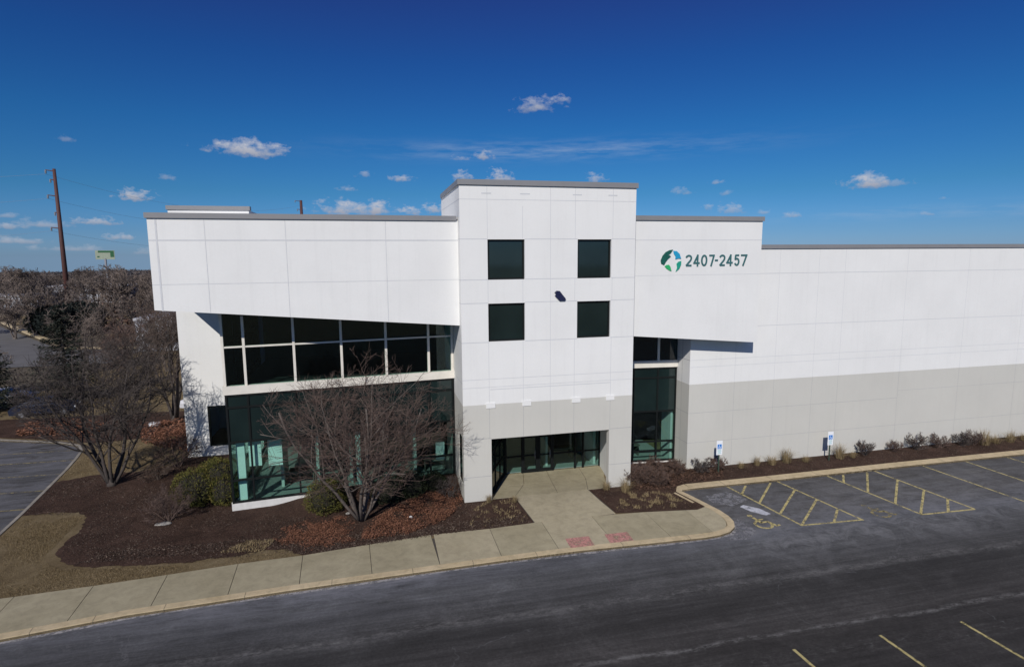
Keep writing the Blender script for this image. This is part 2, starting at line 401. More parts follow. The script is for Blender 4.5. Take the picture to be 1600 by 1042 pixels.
rd = MB(); rd.face([(-90, -60, RZ), (130, -60, RZ), (130, 3, RZ), (-19, 3, RZ), (-19, -3, RZ), (-90, -3, RZ)])
struct(rd, 'driveway', M['asphalt'], 'dark worn asphalt drive in front of the building')
pl = MB(); pl.face([(-60, -3, RZ+0.0), (-19, -3, RZ), (-19, 24, RZ), (-60, 24, RZ)])
struct(pl, 'parking_lot', M['asphalt'], 'asphalt parking lot at the left of the building')

def offset(poly, w):
    out = []
    for i, p in enumerate(poly):
        a = Vector(poly[max(i-1, 0)]); b = Vector(poly[min(i+1, len(poly)-1)])
        d = (b-a).normalized(); nn = Vector((-d.y, d.x)); out.append(tuple(Vector(p)+nn*(w[i] if isinstance(w, list) else w)))
    return out
def strip(mb, poly, w, z0, z1, m=0):
    inn = offset(poly, w)
    for i in range(len(poly)-1):
        a, b, c, d = poly[i], poly[i+1], inn[i+1], inn[i]
        mb.face([(*a, z1), (*b, z1), (*c, z1), (*d, z1)], m)
        mb.face([(*a, z0), (*b, z0), (*b, z1), (*a, z1)], m)
        mb.face([(*c, z0), (*d, z0), (*d, z1), (*c, z1)], m)
k = MB(); wf = [0.32]*len(front)
wf[-8:] = [0.36, 0.36, 0.34, 0.3, 0.3, 0.3, 0.45, 0.58]
strip(k, front, wf, -0.28, 0.004)
inn_front = offset(front, wf)
# joints in the kerb
for i in range(2, 13):
    for t in (0.45,):
        a = Vector(front[i]).lerp(Vector(front[i+1]), t); b = Vector(inn_front[i]).lerp(Vector(inn_front[i+1]), t); e = (Vector(front[i+1])-Vector(front[i])).normalized()*0.008
        k.face([(*(a-e), 0.0065), (*(a+e), 0.0065), (*(b+e), 0.0065), (*(b-e), 0.0065)], 1)
        oo = Vector((e.y, -e.x)).normalized()*0.003
        k.face([(*(a-e+oo), -0.12), (*(a+e+oo), -0.12), (*(a+e+oo), 0.0065), (*(a-e+oo), 0.0065)], 1)
struct(k, 'front_kerb', [M['kerb'], M['kerbgap']], 'tan concrete kerb along the front sidewalk')
k = MB(); rr = [(12.4, -1.2)] + right; strip(k, rr, 0.58, -0.28, 0.004)
for i in range(14):
    x = 14.5+3.05*i; y = -1.28-0.004*(x-17)
    k.face([(x, y, 0.0065), (x+0.02, y, 0.0065), (x+0.02, y+0.56, 0.0065), (x, y+0.56, 0.0065)], 1)
struct(k, 'stall_kerb', [M['kerb'], M['kerbgap']], 'tan concrete kerb at the head of the parking stalls')
k = MB(); strip(k, left, 0.16, -0.28, 0.0); struct(k, 'lot_kerb', M['gutter'], 'pale kerb beside the left parking lot')
# pale salted gutter line beside the kerb
k = MB(); gl_ = offset(front[3:-3], [-0.13 - 0.05*math.sin(i*1.7) for i in range(len(front[3:-3]))])
for i in range(len(gl_)-1):
    k.face([(*gl_[i], RZ+0.004), (*gl_[i+1], RZ+0.004), (*front[3+i+1], RZ+0.004), (*front[3+i], RZ+0.004)])
struct(k, 'salted_gutter', mat_line('salt_edge_thin', (0.34, 0.33, 0.33), 0.47), 'salt whitened edge of the drive')

# sidewalk slabs between kerb and beds
def inner_y(x):       # kerb inner edge
    pts = inn_front
    for i in range(len(pts)-1):
        if pts[i][0] <= x <= pts[i+1][0]:
            t = (x-pts[i][0])/(pts[i+1][0]-pts[i][0]); return pts[i][1]*(1-t)+pts[i+1][1]*t
    return -6.1
backp = [(-60, -4.9), (-18.5, -4.28), (-15.4, -4.15), (-12.9, -3.98), (-10.3, -3.75), (-7.6, -3.68), (-4.8, -3.39), (-2.0, -3.15), (0.6, -3.22), (2.9, -3.12), (7.1, -3.15), (11.3, -3.75), (12, -3.8)]
def back_y(x):
    for i in range(len(backp)-1):
        if backp[i][0] <= x <= backp[i+1][0]:
            t = (x-backp[i][0])/(backp[i+1][0]-backp[i][0]); return backp[i][1]*(1-t)+backp[i+1][1]*t
    return -3.8
sw = MB(); random.seed(4)
xs = [-39.2+2.66*i for i in range(9)] + [-15.3, -12.72, -10.1, -7.52, -4.72, -1.95, 0.7, 3.28, 5.86, 8.6, 10.7]
for i in range(len(xs)-1):
    x0, x1 = xs[i]+0.012, xs[i+1]-0.012
    y0a, y0b, y1a, y1b = inner_y(x0)+0.004, inner_y(x1)+0.004, back_y(x0), back_y(x1)
    m = 0 if i not in (14, 16, 19) else 1
    if xs[i] > 10: m = 1
    sk = 0.12 if x0 < -4 else 0
    sw.prism([(x0+0, y0a), (x1, y0b), (x1-sk, y1b), (x0-sk, y1a)], -0.2, 0.0, m)
endp = [(10.712, inner_y(10.712)+0.004), (11.1, -6.07), (11.45, -5.9), (11.75, -5.6), (11.93, -5.25), (12.02, -4.8), (12.02, -4.15), (11.86, -3.55), (11.32, -3.76), (10.712, back_y(10.712))]
sw.prism(endp, -0.2, 0.0, 1)
struct(sw, 'sidewalk', [M['walk'], M['walk2']], 'concrete slab sidewalk following the kerb')
wk = MB()
wk.prism([(2.95, -3.10), (7.12, -3.13), (6.95, -1.55), (2.84, -1.5)], -0.2, 0.0, 1)
wk.prism([(2.84, -1.475), (6.95, -1.525), (6.85, 0.0), (2.72, 0.05)], -0.2, 0.0, 1)
for (a, b, c, d) in (((1.5, 0.08), (2.72, 0.075), (3.6, 1.6), (2.15, 1.65)), ((2.745, 0.075), (5.1, 0.03), (5.25, 1.6), (3.625, 1.6)), ((5.125, 0.03), (6.85, 0.025), (7.3, 1.6), (5.275, 1.6)), ((6.875, 0.02), (8.03, 0.02), (8.45, 1.6), (7.325, 1.6)),
                     ((2.17, 1.675), (3.62, 1.625), (4.0, 3.3), (2.95, 3.3)), ((3.645, 1.625), (5.25, 1.625), (5.45, 3.3), (4.025, 3.3)), ((5.275, 1.625), (7.3, 1.625), (7.5, 3.3), (5.475, 3.3)), ((7.325, 1.625), (8.45, 1.625), (9.2, 3.3), (7.525, 3.3))):
    wk.prism([a, b, c, d], -0.2, 0.0, 0)
struct(wk, 'entrance_walk', [M['walk'], M['walk2']], 'concrete walk leading to the entrance')
# fill under slab joints
jf = MB(); jf.face([(-18, -6.1, -0.02), (11.0, -6.0, -0.02), (11.0, -3.9, -0.02), (7.0, -3.3, -0.02), (8.8, 3.2, -0.02), (1.6, 0.1, -0.02), (2.9, -3.2, -0.02), (-18, -4.4, -0.02)])
struct(jf, 'joint_sand', M['kerbgap'])

# mulch beds
bedL = [(-22.15, 5.2), (-21.95, 3.9), (-20.6, 4.0), (-19.3, 3.75), (-18.6, 3.0), (-18.3, 1.6), (-18.35, 0.3), (-18.2, -0.9), (-17.6, -1.8), (-16.6, -2.35), (-14.73, -2.75), (-12.16, -3.1), (-10.6, -3.0), (-9.4, -2.75), (-8.4, -2.9), (-7.6, -3.66), (-4.8, -3.38), (-2.0, -3.14), (0.6, -3.21), (2.9, -3.1),
        (2.80, -1.5), (2.68, 0.03), (1.46, 0.06), (1.4, 3.4), (-11.6, 3.0), (-11.6, 11.4), (-16.4, 11.4), (-16.9, 9.8), (-18.8, 9.4), (-21.0, 9.3), (-22.75, 8.6)]
def ragged(poly, amp, seed, z0):
    out = []
    for i in range(len(poly)):
        a = Vector(poly[i]); c_ = Vector(poly[(i+1) % len(poly)]); n_ = max(1, int((c_-a).length/0.16)); d = (c_-a).normalized(); nn = Vector((-d.y, d.x))
        for q in range(n_):
            t_ = a.lerp(c_, q/n_); am = amp if a.x < -7.7 else amp*0.15
            t_ = t_+nn*am*(1.3*mnoise.noise(Vector((t_.x*1.1+seed, t_.y*1.1, 0)))+0.9*mnoise.noise(Vector((t_.x*5, t_.y*5+seed, 1)))); out.append((t_.x, t_.y, z0))
    return out
mm = MB(); mm.face(ragged(bedL, 0.13, 3, -0.018)); struct(mm, 'mulch_bed', M['mulch'], 'dark bark mulch bed left of the entrance')
bedR = [(7.16, -3.1), (11.3, -3.72), (11.9, -3.5), (11.9, -2.9), (11.5, -1.5), (11.62, -0.95), (12.4, -0.6), (110, -1.8), (110, 1.6), (13.6, 1.6), (13.6, 3.4), (9.2, 3.4), (8.05, 0.0), (6.9, -0.02)]
mm = MB(); mm.face([(x, y, -0.016) for x, y in bedR]); struct(mm, 'mulch_bed_along_wall', M['mulch'], 'dark bark mulch bed along the grey wall')
mm = MB(); mm.face([(x, y, -0.02) for x, y in [(-36, 21.5), (-30.5, 19.2), (-25.8, 17.5), (-23.7, 16.2), (-19, 17.0), (-16.4, 14.5), (-16.4, 24), (-36, 25)]])
struct(mm, 'mulch_bed_behind_lot', M['mulch'], 'mulch bed beyond the left parking lot')
cb = MB(); strip(cb, [(11.62, -2.95), (11.3, -1.55)], 0.11, -0.2, 0.012); struct(cb, 'bed_edging', M['kerb'])
# back lot and cross road
bl = MB()
bl.face([(-60, 24.2, -0.12), (-12, 23.5, -0.12), (-12, 36, -0.12), (-60, 41, -0.12)])
struct(bl, 'back_lot', M['asphalt'], 'asphalt lot behind the trees')
cr = MB(); cr.face([(-160, 52, -0.12), (-20, 52, -0.12), (-20, 60, -0.12), (-48, 66, -0.12), (-80, 110, -0.12), (-160, 160, -0.12)])
struct(cr, 'cross_road', simple('pale_road', (0.13, 0.125, 0.12), 0.9, 0.15, 0.4), 'grey road beyond the conifers')
ck = MB(); strip(ck, [(-80, 112), (-48, 67), (-20, 61)], 0.8, -0.2, 0.02); struct(ck, 'road_kerb', M['kerb'])
fg = MB(); fg.face([(-120, 135, -0.1), (-50, 120, -0.1), (-45, 78, -0.1), (-60, 95, -0.1), (-100, 125, -0.1)]); struct(fg, 'verge', M['lawn'], 'strip of tan grass beyond the road')
fg = MB(); fg.face([(-30, 37.5, -0.1), (-14, 36.5, -0.1), (-14, 46, -0.1), (-34, 50, -0.1)]); struct(fg, 'verge', mat_lawn('sunlit_verge', (0.15, 0.12, 0.06), (0.22, 0.18, 0.09), (0.3, 0.25, 0.13)), 'sunlit tan grass behind the lot')

# painted markings (single things lying on the asphalt)
LZ = RZ+0.005
def seg(mb, a, b, w, z=LZ, m=0):
    a = Vector(a); b = Vector(b); d = (b-a).normalized(); nn = Vector((-d.y, d.x))*w/2
    nseg = max(1, int((b-a).length/0.6))
    for i in range(nseg):
        p = a.lerp(b, i/nseg); q = a.lerp(b, (i+1)/nseg)
        mb.face([(*(p-nn), z), (*(q-nn), z), (*(q+nn), z), (*(p+nn), z)], m)
MK = 'yellow painted parking markings'
def marking(name, segs, w, mat, label, cat='marking', group=None):
    mb = MB()
    for i, (a, b) in enumerate(segs): seg(mb, a, b, w, LZ+0.0006*(i % 3))
    o = mb.build(name, mat); tag(o, label, cat, group); return o
marking('hatched_aisle', [((14.66, -1.27), (15.36, -6.3)), ((17.87, -1.3), (18.63, -6.5)), ((15.30, -6.3), (18.7, -6.52)),
        ((15.74, -1.4), (14.79, -2.40)), ((17.35, -1.4), (15.0, -3.61)), ((18.03, -2.55), (15.18, -4.98)), ((18.25, -3.93), (15.39, -6.27)), ((18.42, -5.18), (17.1, -6.40))],
        0.115, M['yellow'], 'yellow hatched access aisle nearest the rounded kerb corner')
marking('hatched_aisle', [((21.25, -1.3), (21.95, -6.78)), ((24.55, -1.32), (25.1, -6.9)), ((21.9, -6.76), (25.1, -6.92)),
        ((22.26, -1.4), (21.42, -2.35)), ((23.95, -1.4), (21.55, -3.9)), ((24.66, -2.81), (21.77, -5.4)), ((24.8, -4.35), (21.92, -6.72)), ((24.98, -5.56), (23.5, -6.84))],
        0.115, M['yellow'], 'yellow hatched access aisle in front of the second blue parking sign')
for i, (a, b, lb) in enumerate([((28.1, -1.35), (28.5, -6.85), 'single yellow stall line just right of the second hatched aisle'), ((31.35, -1.4), (31.5, -6.9), 'yellow stall line second to the right of the hatched aisles'), ((34.6, -1.45), (34.75, -7.0), 'yellow stall line at the right edge of the photo')]):
    marking('stall_line', [(a, b)], 0.11, M['yellow'], lb, group='yellow stall lines by the long wall')
for i, (a, b, lb) in enumerate([((8.81, -13.82), (9.02, -18.5), 'leftmost of the yellow stall lines at the bottom of the drive'), ((12.16, -13.91), (12.4, -18.6), 'middle one of the yellow stall lines at the bottom of the drive'), ((15.54, -13.98), (15.8, -18.6), 'rightmost of the yellow stall lines at the bottom of the drive')]):
    marking('stall_line', [(a, b)], 0.11, M['yellow'], lb, group='yellow stall lines in the near corner')
for i, (xk, y0, dy) in enumerate([(-22.25, 5.1, 0.0), (-22.5, 7.7, 0.0), (-22.95, 10.4, -0.05), (-23.4, 13.0, -0.1), (-24.0, 15.2, 0.1)]):
    lb = ['faint yellow stall line nearest the front of the left lot', 'second faint stall line from the front of the left lot', 'middle faint stall line of the left lot', 'fourth faint stall line from the front of the left lot', 'farthest faint stall line of the left lot'][i]
    marking('stall_line', [((xk-0.1, y0), (xk-5.6, y0+0.25))], 0.1, M['yellow2'], lb, group='faint stall lines in the left lot')
def wheelchair(mb, cx, cy, s, z, flip=1, m=0, up=None):
    """accessibility mark made of short bars; up: function mapping (u,v)->point"""
    f = up or (lambda u, v: (cx+u*s, cy+v*s, z))
    def bar(a, b, w):
        a = Vector(a); b = Vector(b); d = (b-a).normalized(); nn = Vector((-d.y, d.x))*w/2
        mb.face([f(*(a-nn)), f(*(b-nn)), f(*(b+nn)), f(*(a+nn))], m)
    R = 0.34; N = 18
    for i in range(N):
        a0 = math.radians(100+ i*(255/N)); a1 = math.radians(100+(i+1)*(255/N))
        c = (-0.05, -0.2)
        mb.face([f(c[0]+R*math.cos(a0), c[1]+R*math.sin(a0)), f(c[0]+R*math.cos(a1), c[1]+R*math.sin(a1)), f(c[0]+(R-.1)*math.cos(a1), c[1]+(R-.1)*math.sin(a1)), f(c[0]+(R-.1)*math.cos(a0), c[1]+(R-.1)*math.sin(a0))], m)
    bar((-0.08, 0.38), (-0.03, -0.08), 0.12); bar((-0.05, -0.05), (0.24, -0.05), 0.11); bar((0.22, -0.02), (0.36, -0.42), 0.11); bar((0.35, -0.40), (0.50, -0.36), 0.09); bar((-0.05, 0.16), (0.2, 0.16), 0.08)
    h = [(-0.1+0.1*math.cos(2*PI*i/10), 0.52+0.1*math.sin(2*PI*i/10)) for i in range(10)]
    mb.face([f(*p) for p in h], m)
for (cx, cy, lb) in ((13.72, -5.5, 'worn yellow wheelchair mark painted beside the rounded kerb corner'), (20.15, -5.9, 'worn yellow wheelchair mark painted between the two hatched aisles')):
    mb = MB(); wheelchair(mb, cx, cy, 1.25, LZ+0.002, up=lambda u, v, cx=cx, cy=cy: (cx+u*1.35, cy+v*1.35, LZ+0.002))
    tag(mb.build('wheelchair_marking', M['yellow2' if cx > 15 else 'yellow']), lb, 'marking', 'wheelchair marks painted on the asphalt')
for nm, poly, lb in (('salt_patch', [(13.75, -3.75), (14.05, -3.6), (14.6, -4.2), (14.75, -4.85), (14.4, -4.95), (13.95, -4.4)], 'white salt patch in the first accessible stall'),
                 ('salt_patch', [(12.6, -2.1), (14.3, -1.9), (14.7, -3.1), (13.4, -3.6), (12.7, -3.0)], 'pale salty blotch near the kerb corner'),
                 ('salt_patch', [(12.45, -5.2), (12.85, -4.9), (12.9, -6.3), (11.9, -6.9), (11.0, -6.75), (11.9, -6.25)], 'salt film beside the rounded kerb corner')):
    mb = MB(); mb.face([(x, y, LZ+0.003) for x, y in poly]); o = mb.build(nm, M['saltwhite' if poly[0][0] == 13.75 else 'saltpatch'])
    tag(o, lb, 'salt patch')
# tactile paving pads
for (x0, x1, y0, y1, lb) in ((3.80, 4.92, -5.9, -5.03, 'faded red tactile paving pad, left of the pair on the sidewalk'), (5.68, 6.80, -5.9, -5.08, 'faded red tactile paving pad, right of the pair on the sidewalk')):
    mb = MB(); mb.prism([(x0, y0), (x1, y0-0.03), (x1+0.05, y1-0.03), (x0+0.05, y1)], -0.01, 0.006)
    for i in range(10):
        for j in range(8):
            cx = x0+0.08+i*0.11; cy = y0+0.06+j*0.10
            p = [(cx+0.022*math.cos(a*PI/3), cy+0.022*math.sin(a*PI/3)) for a in range(6)]
            mb.prism(p, 0.006, 0.013)
    tag(mb.build('tactile_paving', M['brick']), lb, 'tactile paving', 'red tactile pads on the sidewalk')

# ------------------------------------------------------------------ BUILDING
B = empty('warehouse_building', (0, 0, 0), 0, 'long white and grey warehouse office building with square tower and dark green glass', 'building')
ZB = 5.17
YL = 0.60; YR = 0.42; YW = 1.47
def zsl(x): return 10.475 + (x+13.80)/13.8*(9.26-10.475)      # soffit edge of the left fascia
def zsr(x): return 8.36 + (x-9.57)/(17.3-9.57)*(7.70-8.36)  # right fascia

# --- tower
TW = 9.37; TH = 16.24
t = MB()
win = [(1.385, 3.305, 11.59, 13.6), (6.14, 8.01, 11.59, 13.6), (1.385, 3.305, 8.44, 10.39), (6.14, 8.01, 8.44, 10.39)]
t.wall((0, 0), (TW, 0), -0.3, TH, 0.35, [(1.47, 8.05, -0.31, 3.31)] + win, 0, [(ZB, 1)])
t.wall((0, 7.2), (0, 0.352), -0.3, TH, 0.32, [(7.2-1.7, 7.2-0.5, 0.8, 3.4)], 0, [(ZB, 1)])
t.wall((TW, 0.352), (TW, 7.2), -0.3, TH, 0.32, [], 0, [(ZB, 1)])
t.wall((TW, 7.2), (0, 7.2), 13.0, TH, -0.3, [], 1)
t.box(0.33, TW-0.33, 0.36, 7.1, 3.32, 3.45, 0); t.box(0.33, TW-0.33, 0.36, 7.1, 15.2, 15.3, 1)
s = MB()
def hseam(z, x0, x1, y=-0.003, w=0.028, m=0): s.face([(x0, y, z-w/2), (x1, y, z-w/2), (x1, y, z+w/2), (x0, y, z+w/2)], m)
def vseam(x, z0, z1, y=-0.003, w=0.028, m=0): s.face([(x-w/2, y, z0), (x+w/2, y, z0), (x+w/2, y, z1), (x-w/2, y, z1)], m)
for z in (15.55, 13.62, 11.6, 10.42, 8.42, 6.5, 6.08): 
    if z in (13.62, 11.6, 10.42, 8.42):
        for a, b in ((0, 1.38), (3.31, 6.13), (8.02, TW)): hseam(z, a, b, w=0.04)
    else: hseam(z, 0, TW, w=0.026)
hseam(5.95, 1.44, 8.09, w=0.035)
for x in (1.385, 3.2, 4.67, 6.0, 8.08):
    for a, b in (((13.62, TH) if x != 3.2 else (13.64, TH-1), (10.42, 11.58), (ZB, 8.42))):
        if x in (1.385,) and a == 8: continue
        vseam(x, a, b, y=-0.004, w=0.022)
    vseam(x, 3.33, ZB, y=-0.004, w=0.022, m=1)
vseam(4.67, 8.42, 10.4, -0.004, 0.022); vseam(4.67, 11.6, 13.6, -0.004, 0.022)
for z in (3.36, 1.32):
    hseam(z, 0, 1.46, m=1, y=-0.0035); hseam(z, 8.06, TW, m=1, y=-0.0035)
# seams on the tower flank
for z in (15.55, 13.62, 11.6, 10.42, 8.42, 6.3):
    s.face([(-0.003, 7.1, z-0.02), (-0.003, 0.01, z-0.02), (-0.003, 0.01, z+0.02), (-0.003, 7.1, z+0.02)], 0)
for x in (1.35, 3.33, 6.1, 8.05):      # faint ghost brackets near the top
    hseam(15.85, x-0.25, x+0.25, w=0.06, y=-0.005)
merge(t, s, 2); tower = t.build('tower', [M['grey'], M['white'], M['seam'], M['seamg']], B)
for x in (1.45, 3.38, 6.12, 8.07):
    c = MB(); c.box(x-0.24, x+0.24, -0.035, -0.002, 4.97, 5.25)
    c.build('wall_bracket', M['white'], B)
def coping(name, poly, z0, z1, closed=False):
    mb = MB(); mb.prism(poly, z0, z1); return mb.build(name, M['cap'], B)
coping('coping', [(-0.08, -0.08), (TW+0.08, -0.08), (TW+0.08, 0.42), (-0.08, 0.42)], TH, 16.50)
coping('coping', [(-0.08, 0.425), (0.42, 0.425), (0.42, 7.28), (-0.08, 7.28)], TH, 16.498)
coping('coping', [(TW-0.42, 0.425), (TW+0.08, 0.425), (TW+0.08, 7.28), (TW-0.42, 7.28)], TH, 16.498)
def window(x0, x1, z0, z1, y, fw=0.09, mull=()):
    f = MB()
    y += 0.07
    f.box(x0, x0+fw, y, y+0.10, z0, z1); f.box(x1-fw, x1, y, y+0.10, z0, z1)
    f.box(x0+fw, x1-fw, y, y+0.10, z1-fw, z1); f.box(x0+fw, x1-fw, y, y+0.10, z0, z0+fw)
    for mx in mull: f.box(mx-0.03, mx+0.03, y+0.01, y+0.09, z0+fw, z1-fw)
    w = f.build('window', M['frame'], B)
    p = MB(); p.box(x0+fw, x1-fw, y+0.05, y+0.06, z0+fw, z1-fw); p.build('pane', M['dglass'], w); return w
for (a, b, c, d) in win: window(a, b, c, d, 0.05)
# narrow window on the tower flank
f = MB(); f.box(0.03, 0.10, 0.5, 1.7, 0.8, 3.4); w = f.build('window', M['frame'], B)
p = MB(); p.box(0.022, 0.028, 0.56, 1.64, 0.88, 3.32); p.build('pane', M['dglass'], w)

# --- fascias
def fascia(name, x0, x1, y, depth_poly, ztop, zf, capz, seams=None):
    mb = MB(); mb.prism(depth_poly, lambda X, Y: zf(X), ztop, 0, 0)
    # separate dark underside
    if seams: merge(mb, seams, 2)
    me = mb.build(name, [M['white'], M['soffit'], M['seam']], B)
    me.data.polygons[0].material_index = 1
    return me
def yf(x): return 0.10+(x+13.80)/13.80*0.5
sL = MB(); sR = MB()
def lseg(x0, x1, z, w): sL.face([(x0, yf(x0)-0.004, z-w/2), (x1, yf(x1)-0.004, z-w/2), (x1, yf(x1)-0.004, z+w/2), (x0, yf(x0)-0.004, z+w/2)])
def lv(x, z0, z1, w): sL.face([(x-w/2, yf(x)-0.006, z0), (x+w/2, yf(x)-0.006, z0), (x+w/2, yf(x)-0.006, z1), (x-w/2, yf(x)-0.006, z1)])
lseg(-13.80, -0.01, 13.57, 0.055); lseg(-13.80, -0.01, 11.61, 0.025); lv(-13.47, 10.43, 14.55, 0.075)
for x in (-11.53, -8.12, -3.56): lv(x, zsl(x)+0.02, 14.55, 0.025)
for z, w in ((13.57, 0.035), (11.66, 0.02)): sR.face([(TW+0.01, YR-0.003, z-w/2), (17.34, YR-0.003, z-w/2), (17.34, YR-0.003, z+w/2), (TW+0.01, YR-0.003, z+w/2)])
fascia('fascia', -13.93, -0.002, YL, [(-13.80, 0.10), (-0.003, YL), (-0.003, 3.1), (-0.003, 11.3), (-16.31, 11.3)], 14.53, lambda X: zsl(max(X, -13.80)), 14.79, sL)
fascia('fascia', TW, 17.3, YR, [(TW+0.003, YR), (17.34, YR), (17.34, YW-0.003), (TW+0.003, YW-0.003)], 14.62, zsr, 14.86, sR)
coping('coping', [(-13.88, 0.02), (-0.09, YL-0.08), (-0.09, YL+0.45), (-13.88, 0.55)], 14.535, 14.77)
coping('coping', [(-16.31, 11.27), (-13.88, 0.555), (-13.5, 0.57), (-15.9, 11.27)], 14.535, 14.768)
coping('coping', [(TW+0.09, YR-0.08), (17.42, YR-0.08), (17.42, YR+0.45), (TW+0.09, YR+0.45)], 14.625, 14.87)
coping('coping', [(17.0, YR+0.455), (17.42, YR+0.455), (17.42, 9.0), (17.0, 9.0)], 14.625, 14.868)

# --- tall block behind the left end
bk = MB()
bk.wall((-16.32, 11.36), (-11.7, 11.36), -0.3, 15.72, 0.35, [(1.35, 3.05, 0.59, 3.29)], 0)
bk.wall((-16.32, 18.0), (-16.32, 11.71), -0.3, 15.72, 0.35, [], 0)
bk.wall((-11.7, 11.71), (-11.7, 18.0), 9.0, 15.72, 0.35, [], 0)
bk.wall((-11.7, 18.0), (-16.32, 18.0), -0.3, 15.72, -0.35, [], 0)
bk.box(-15.97, -12.05, 11.72, 17.9, 14.9, 15.0, 0)
bk.build('corner_block', [M['white']], B)
coping('coping', [(-16.40, 11.28), (-11.62, 11.28), (-11.62, 11.75), (-16.40, 11.75)], 15.72, 15.97)
coping('coping', [(-16.40, 11.755), (-15.95, 11.755), (-15.95, 18.05), (-16.40, 18.05)], 15.72, 15.968)
f = MB(); zz = (0.59, 3.29)
for a, b in ((-14.97, -14.87), (-13.37, -13.27)): f.box(a, b, 11.45, 11.55, *zz)
f.box(-14.87, -13.37, 11.45, 11.55, 3.19, 3.29); f.box(-14.87, -13.37, 11.45, 11.55, 0.59, 0.69)
w = f.build('window', M['frame'], B); p = MB(); p.box(-14.87, -13.37, 11.5, 11.51, 0.69, 3.19); p.build('pane', M['glass'], w)

# --- curtain wall left: A (corner) -> Bp (tower)
A = (-11.64, 1.98); Bp = (-0.003, 3.14)
Lg = math.hypot(Bp[0]-A[0], Bp[1]-A[1]); gd = ((Bp[0]-A[0])/Lg, (Bp[1]-A[1])/Lg); gn = (-gd[1], gd[0])
def gp(s_, d=0.0): return (A[0]+gd[0]*s_+gn[0]*d, A[1]+gd[1]*s_+gn[1]*d)
def gbox(mb, s0, s1, d0, d1, z0, z1, m=0): mb.prism([gp(s0, d0), gp(s1, d0), gp(s1, d1), gp(s0, d1)], z0, z1, m)
LIM = 9.9
fd = MB(); gbox(fd, -0.02, Lg, -0.06, 0.25, -0.3, 0.34); fd.build('foundation', M['found'], B)
bm_ = MB(); gbox(bm_, -0.06, Lg, -0.10, 0.22, 6.02, 6.44); bm_.build('ivory_beam', M['beam'], B)
iv = MB()
ms = [0.55, 2.85, 5.25, 7.6, 9.95]
# true positions along the wall (from photo): fractions of the run
for q in [1.02, 3.35, 5.68, 7.98, 10.28]:
    gbox(iv, q-0.06, q+0.06, -0.05, 0.12, 6.445, 9.93)
gbox(iv, 0.0, 0.12, -0.05, 0.12, 6.445, 10.2); gbox(iv, Lg-0.16, Lg-0.02, -0.05, 0.12, 6.445, 9.2)
prev = 0.12
for q in [1.02, 3.35, 5.68, 7.98, 10.28, Lg-0.16+0.06]:
    gbox(iv, prev, q-0.06, -0.035, 0.10, 8.36, 8.44); prev = q+0.06
iv.build('ivory_mullion', M['beam'], B)
up = MB(); gbox(up, 0.05, Lg-0.02, 0.04, 0.05, 6.445, 10.0)
up.build('upper_glazing', M['glass'], B)
dk = MB()
for q in (0.06, 1.05, 3.3, 5.65, 7.95, 10.25, Lg-0.10):
    gbox(dk, q-0.045, q+0.045, -0.03, 0.09, 0.345, 6.015)
for z in (0.40, 1.55, 3.55, 5.35, 5.96):
    pr = 0.105
    for q in (1.05, 3.3, 5.65, 7.95, 10.25, Lg-0.10):
        gbox(dk, pr, q-0.045, -0.025, 0.08, z-0.05, z+0.05); pr = q+0.045
dk.build('dark_mullion', M['frame'], B)
lo = MB(); gbox(lo, 0.05, Lg-0.05, 0.03, 0.04, 0.345, 3.5); lo.build('lower_glazing', M['glass'], B)
sp = MB(); gbox(sp, 0.05, Lg-0.05, 0.03, 0.04, 3.6, 6.015); sp.build('spandrel_glazing', M['dglass'], B)
# west glass side of the corner
sd = MB(); XA = -11.66
for y in (2.12, 4.4, 6.7, 9.0, 11.2): sd.box(XA, XA+0.12, y-0.045, y+0.045, 0.345, 10.0)
for z in (0.40, 1.55, 3.55, 6.2, 8.4):
    pr = 2.165
    for y in (4.4, 6.7, 9.0, 11.2): sd.box(XA+0.01, XA+0.11, pr, y-0.045, z-0.05, z+0.05); pr = y+0.045
sd.build('side_mullion', M['frame'], B)
sg = MB(); sg.box(XA+0.05, XA+0.06, 2.15, 11.3, 0.345, 3.5); sg.build('side_glazing', M['glass'], B)
sg = MB(); sg.box(XA+0.05, XA+0.06, 2.15, 11.3, 3.6, 6.15); sg.build('side_spandrel', M['dglass'], B)
sg = MB(); sg.box(XA+0.05, XA+0.06, 2.15, 11.3, 6.25, 10.0); sg.build('side_upper_glazing', M['dglass'], B)
sf = MB(); sf.box(XA-0.05, XA+0.2, 2.15, 11.3, -0.3, 0.34); sf.build('foundation', M['found'], B)

# --- right glazing between the tower and the long wall
GA = (TW+0.003, 3.35); GB = (13.69, 2.92)
def hp(s_, d=0.0):
    L = math.hypot(GB[0]-GA[0], GB[1]-GA[1]); dx, dy = (GB[0]-GA[0])/L, (GB[1]-GA[1])/L
    return (GA[0]+dx*s_-dy*d, GA[1]+dy*s_+dx*d)
LR = math.hypot(GB[0]-GA[0], GB[1]-GA[1])
def hbox(mb, s0, s1, d0, d1, z0, z1, m=0): mb.prism([hp(s0, d0), hp(s1, d0), hp(s1, d1), hp(s0, d1)], z0, z1, m)
mb = MB(); hbox(mb, 0, LR, -0.10, 0.22, 6.00, 6.42); mb.build('ivory_beam', M['beam'], B)
mb = MB(); hbox(mb, 3.05, 3.19, -0.05, 0.10, 6.425, 8.6); hbox(mb, 0.0, 3.05, -0.03, 0.08, 8.0, 8.05) ; mb.build('ivory_mullion', M['beam'], B)
mb = MB(); hbox(mb, 0, LR, 0.03, 0.04, 6.425, 8.7); mb.build('upper_glazing', M['dglass'], B)
mb = MB()
for q in (0.05, 1.6, 3.12, LR-0.06): hbox(mb, q-0.045, q+0.045, -0.03, 0.09, 0.06, 5.995)
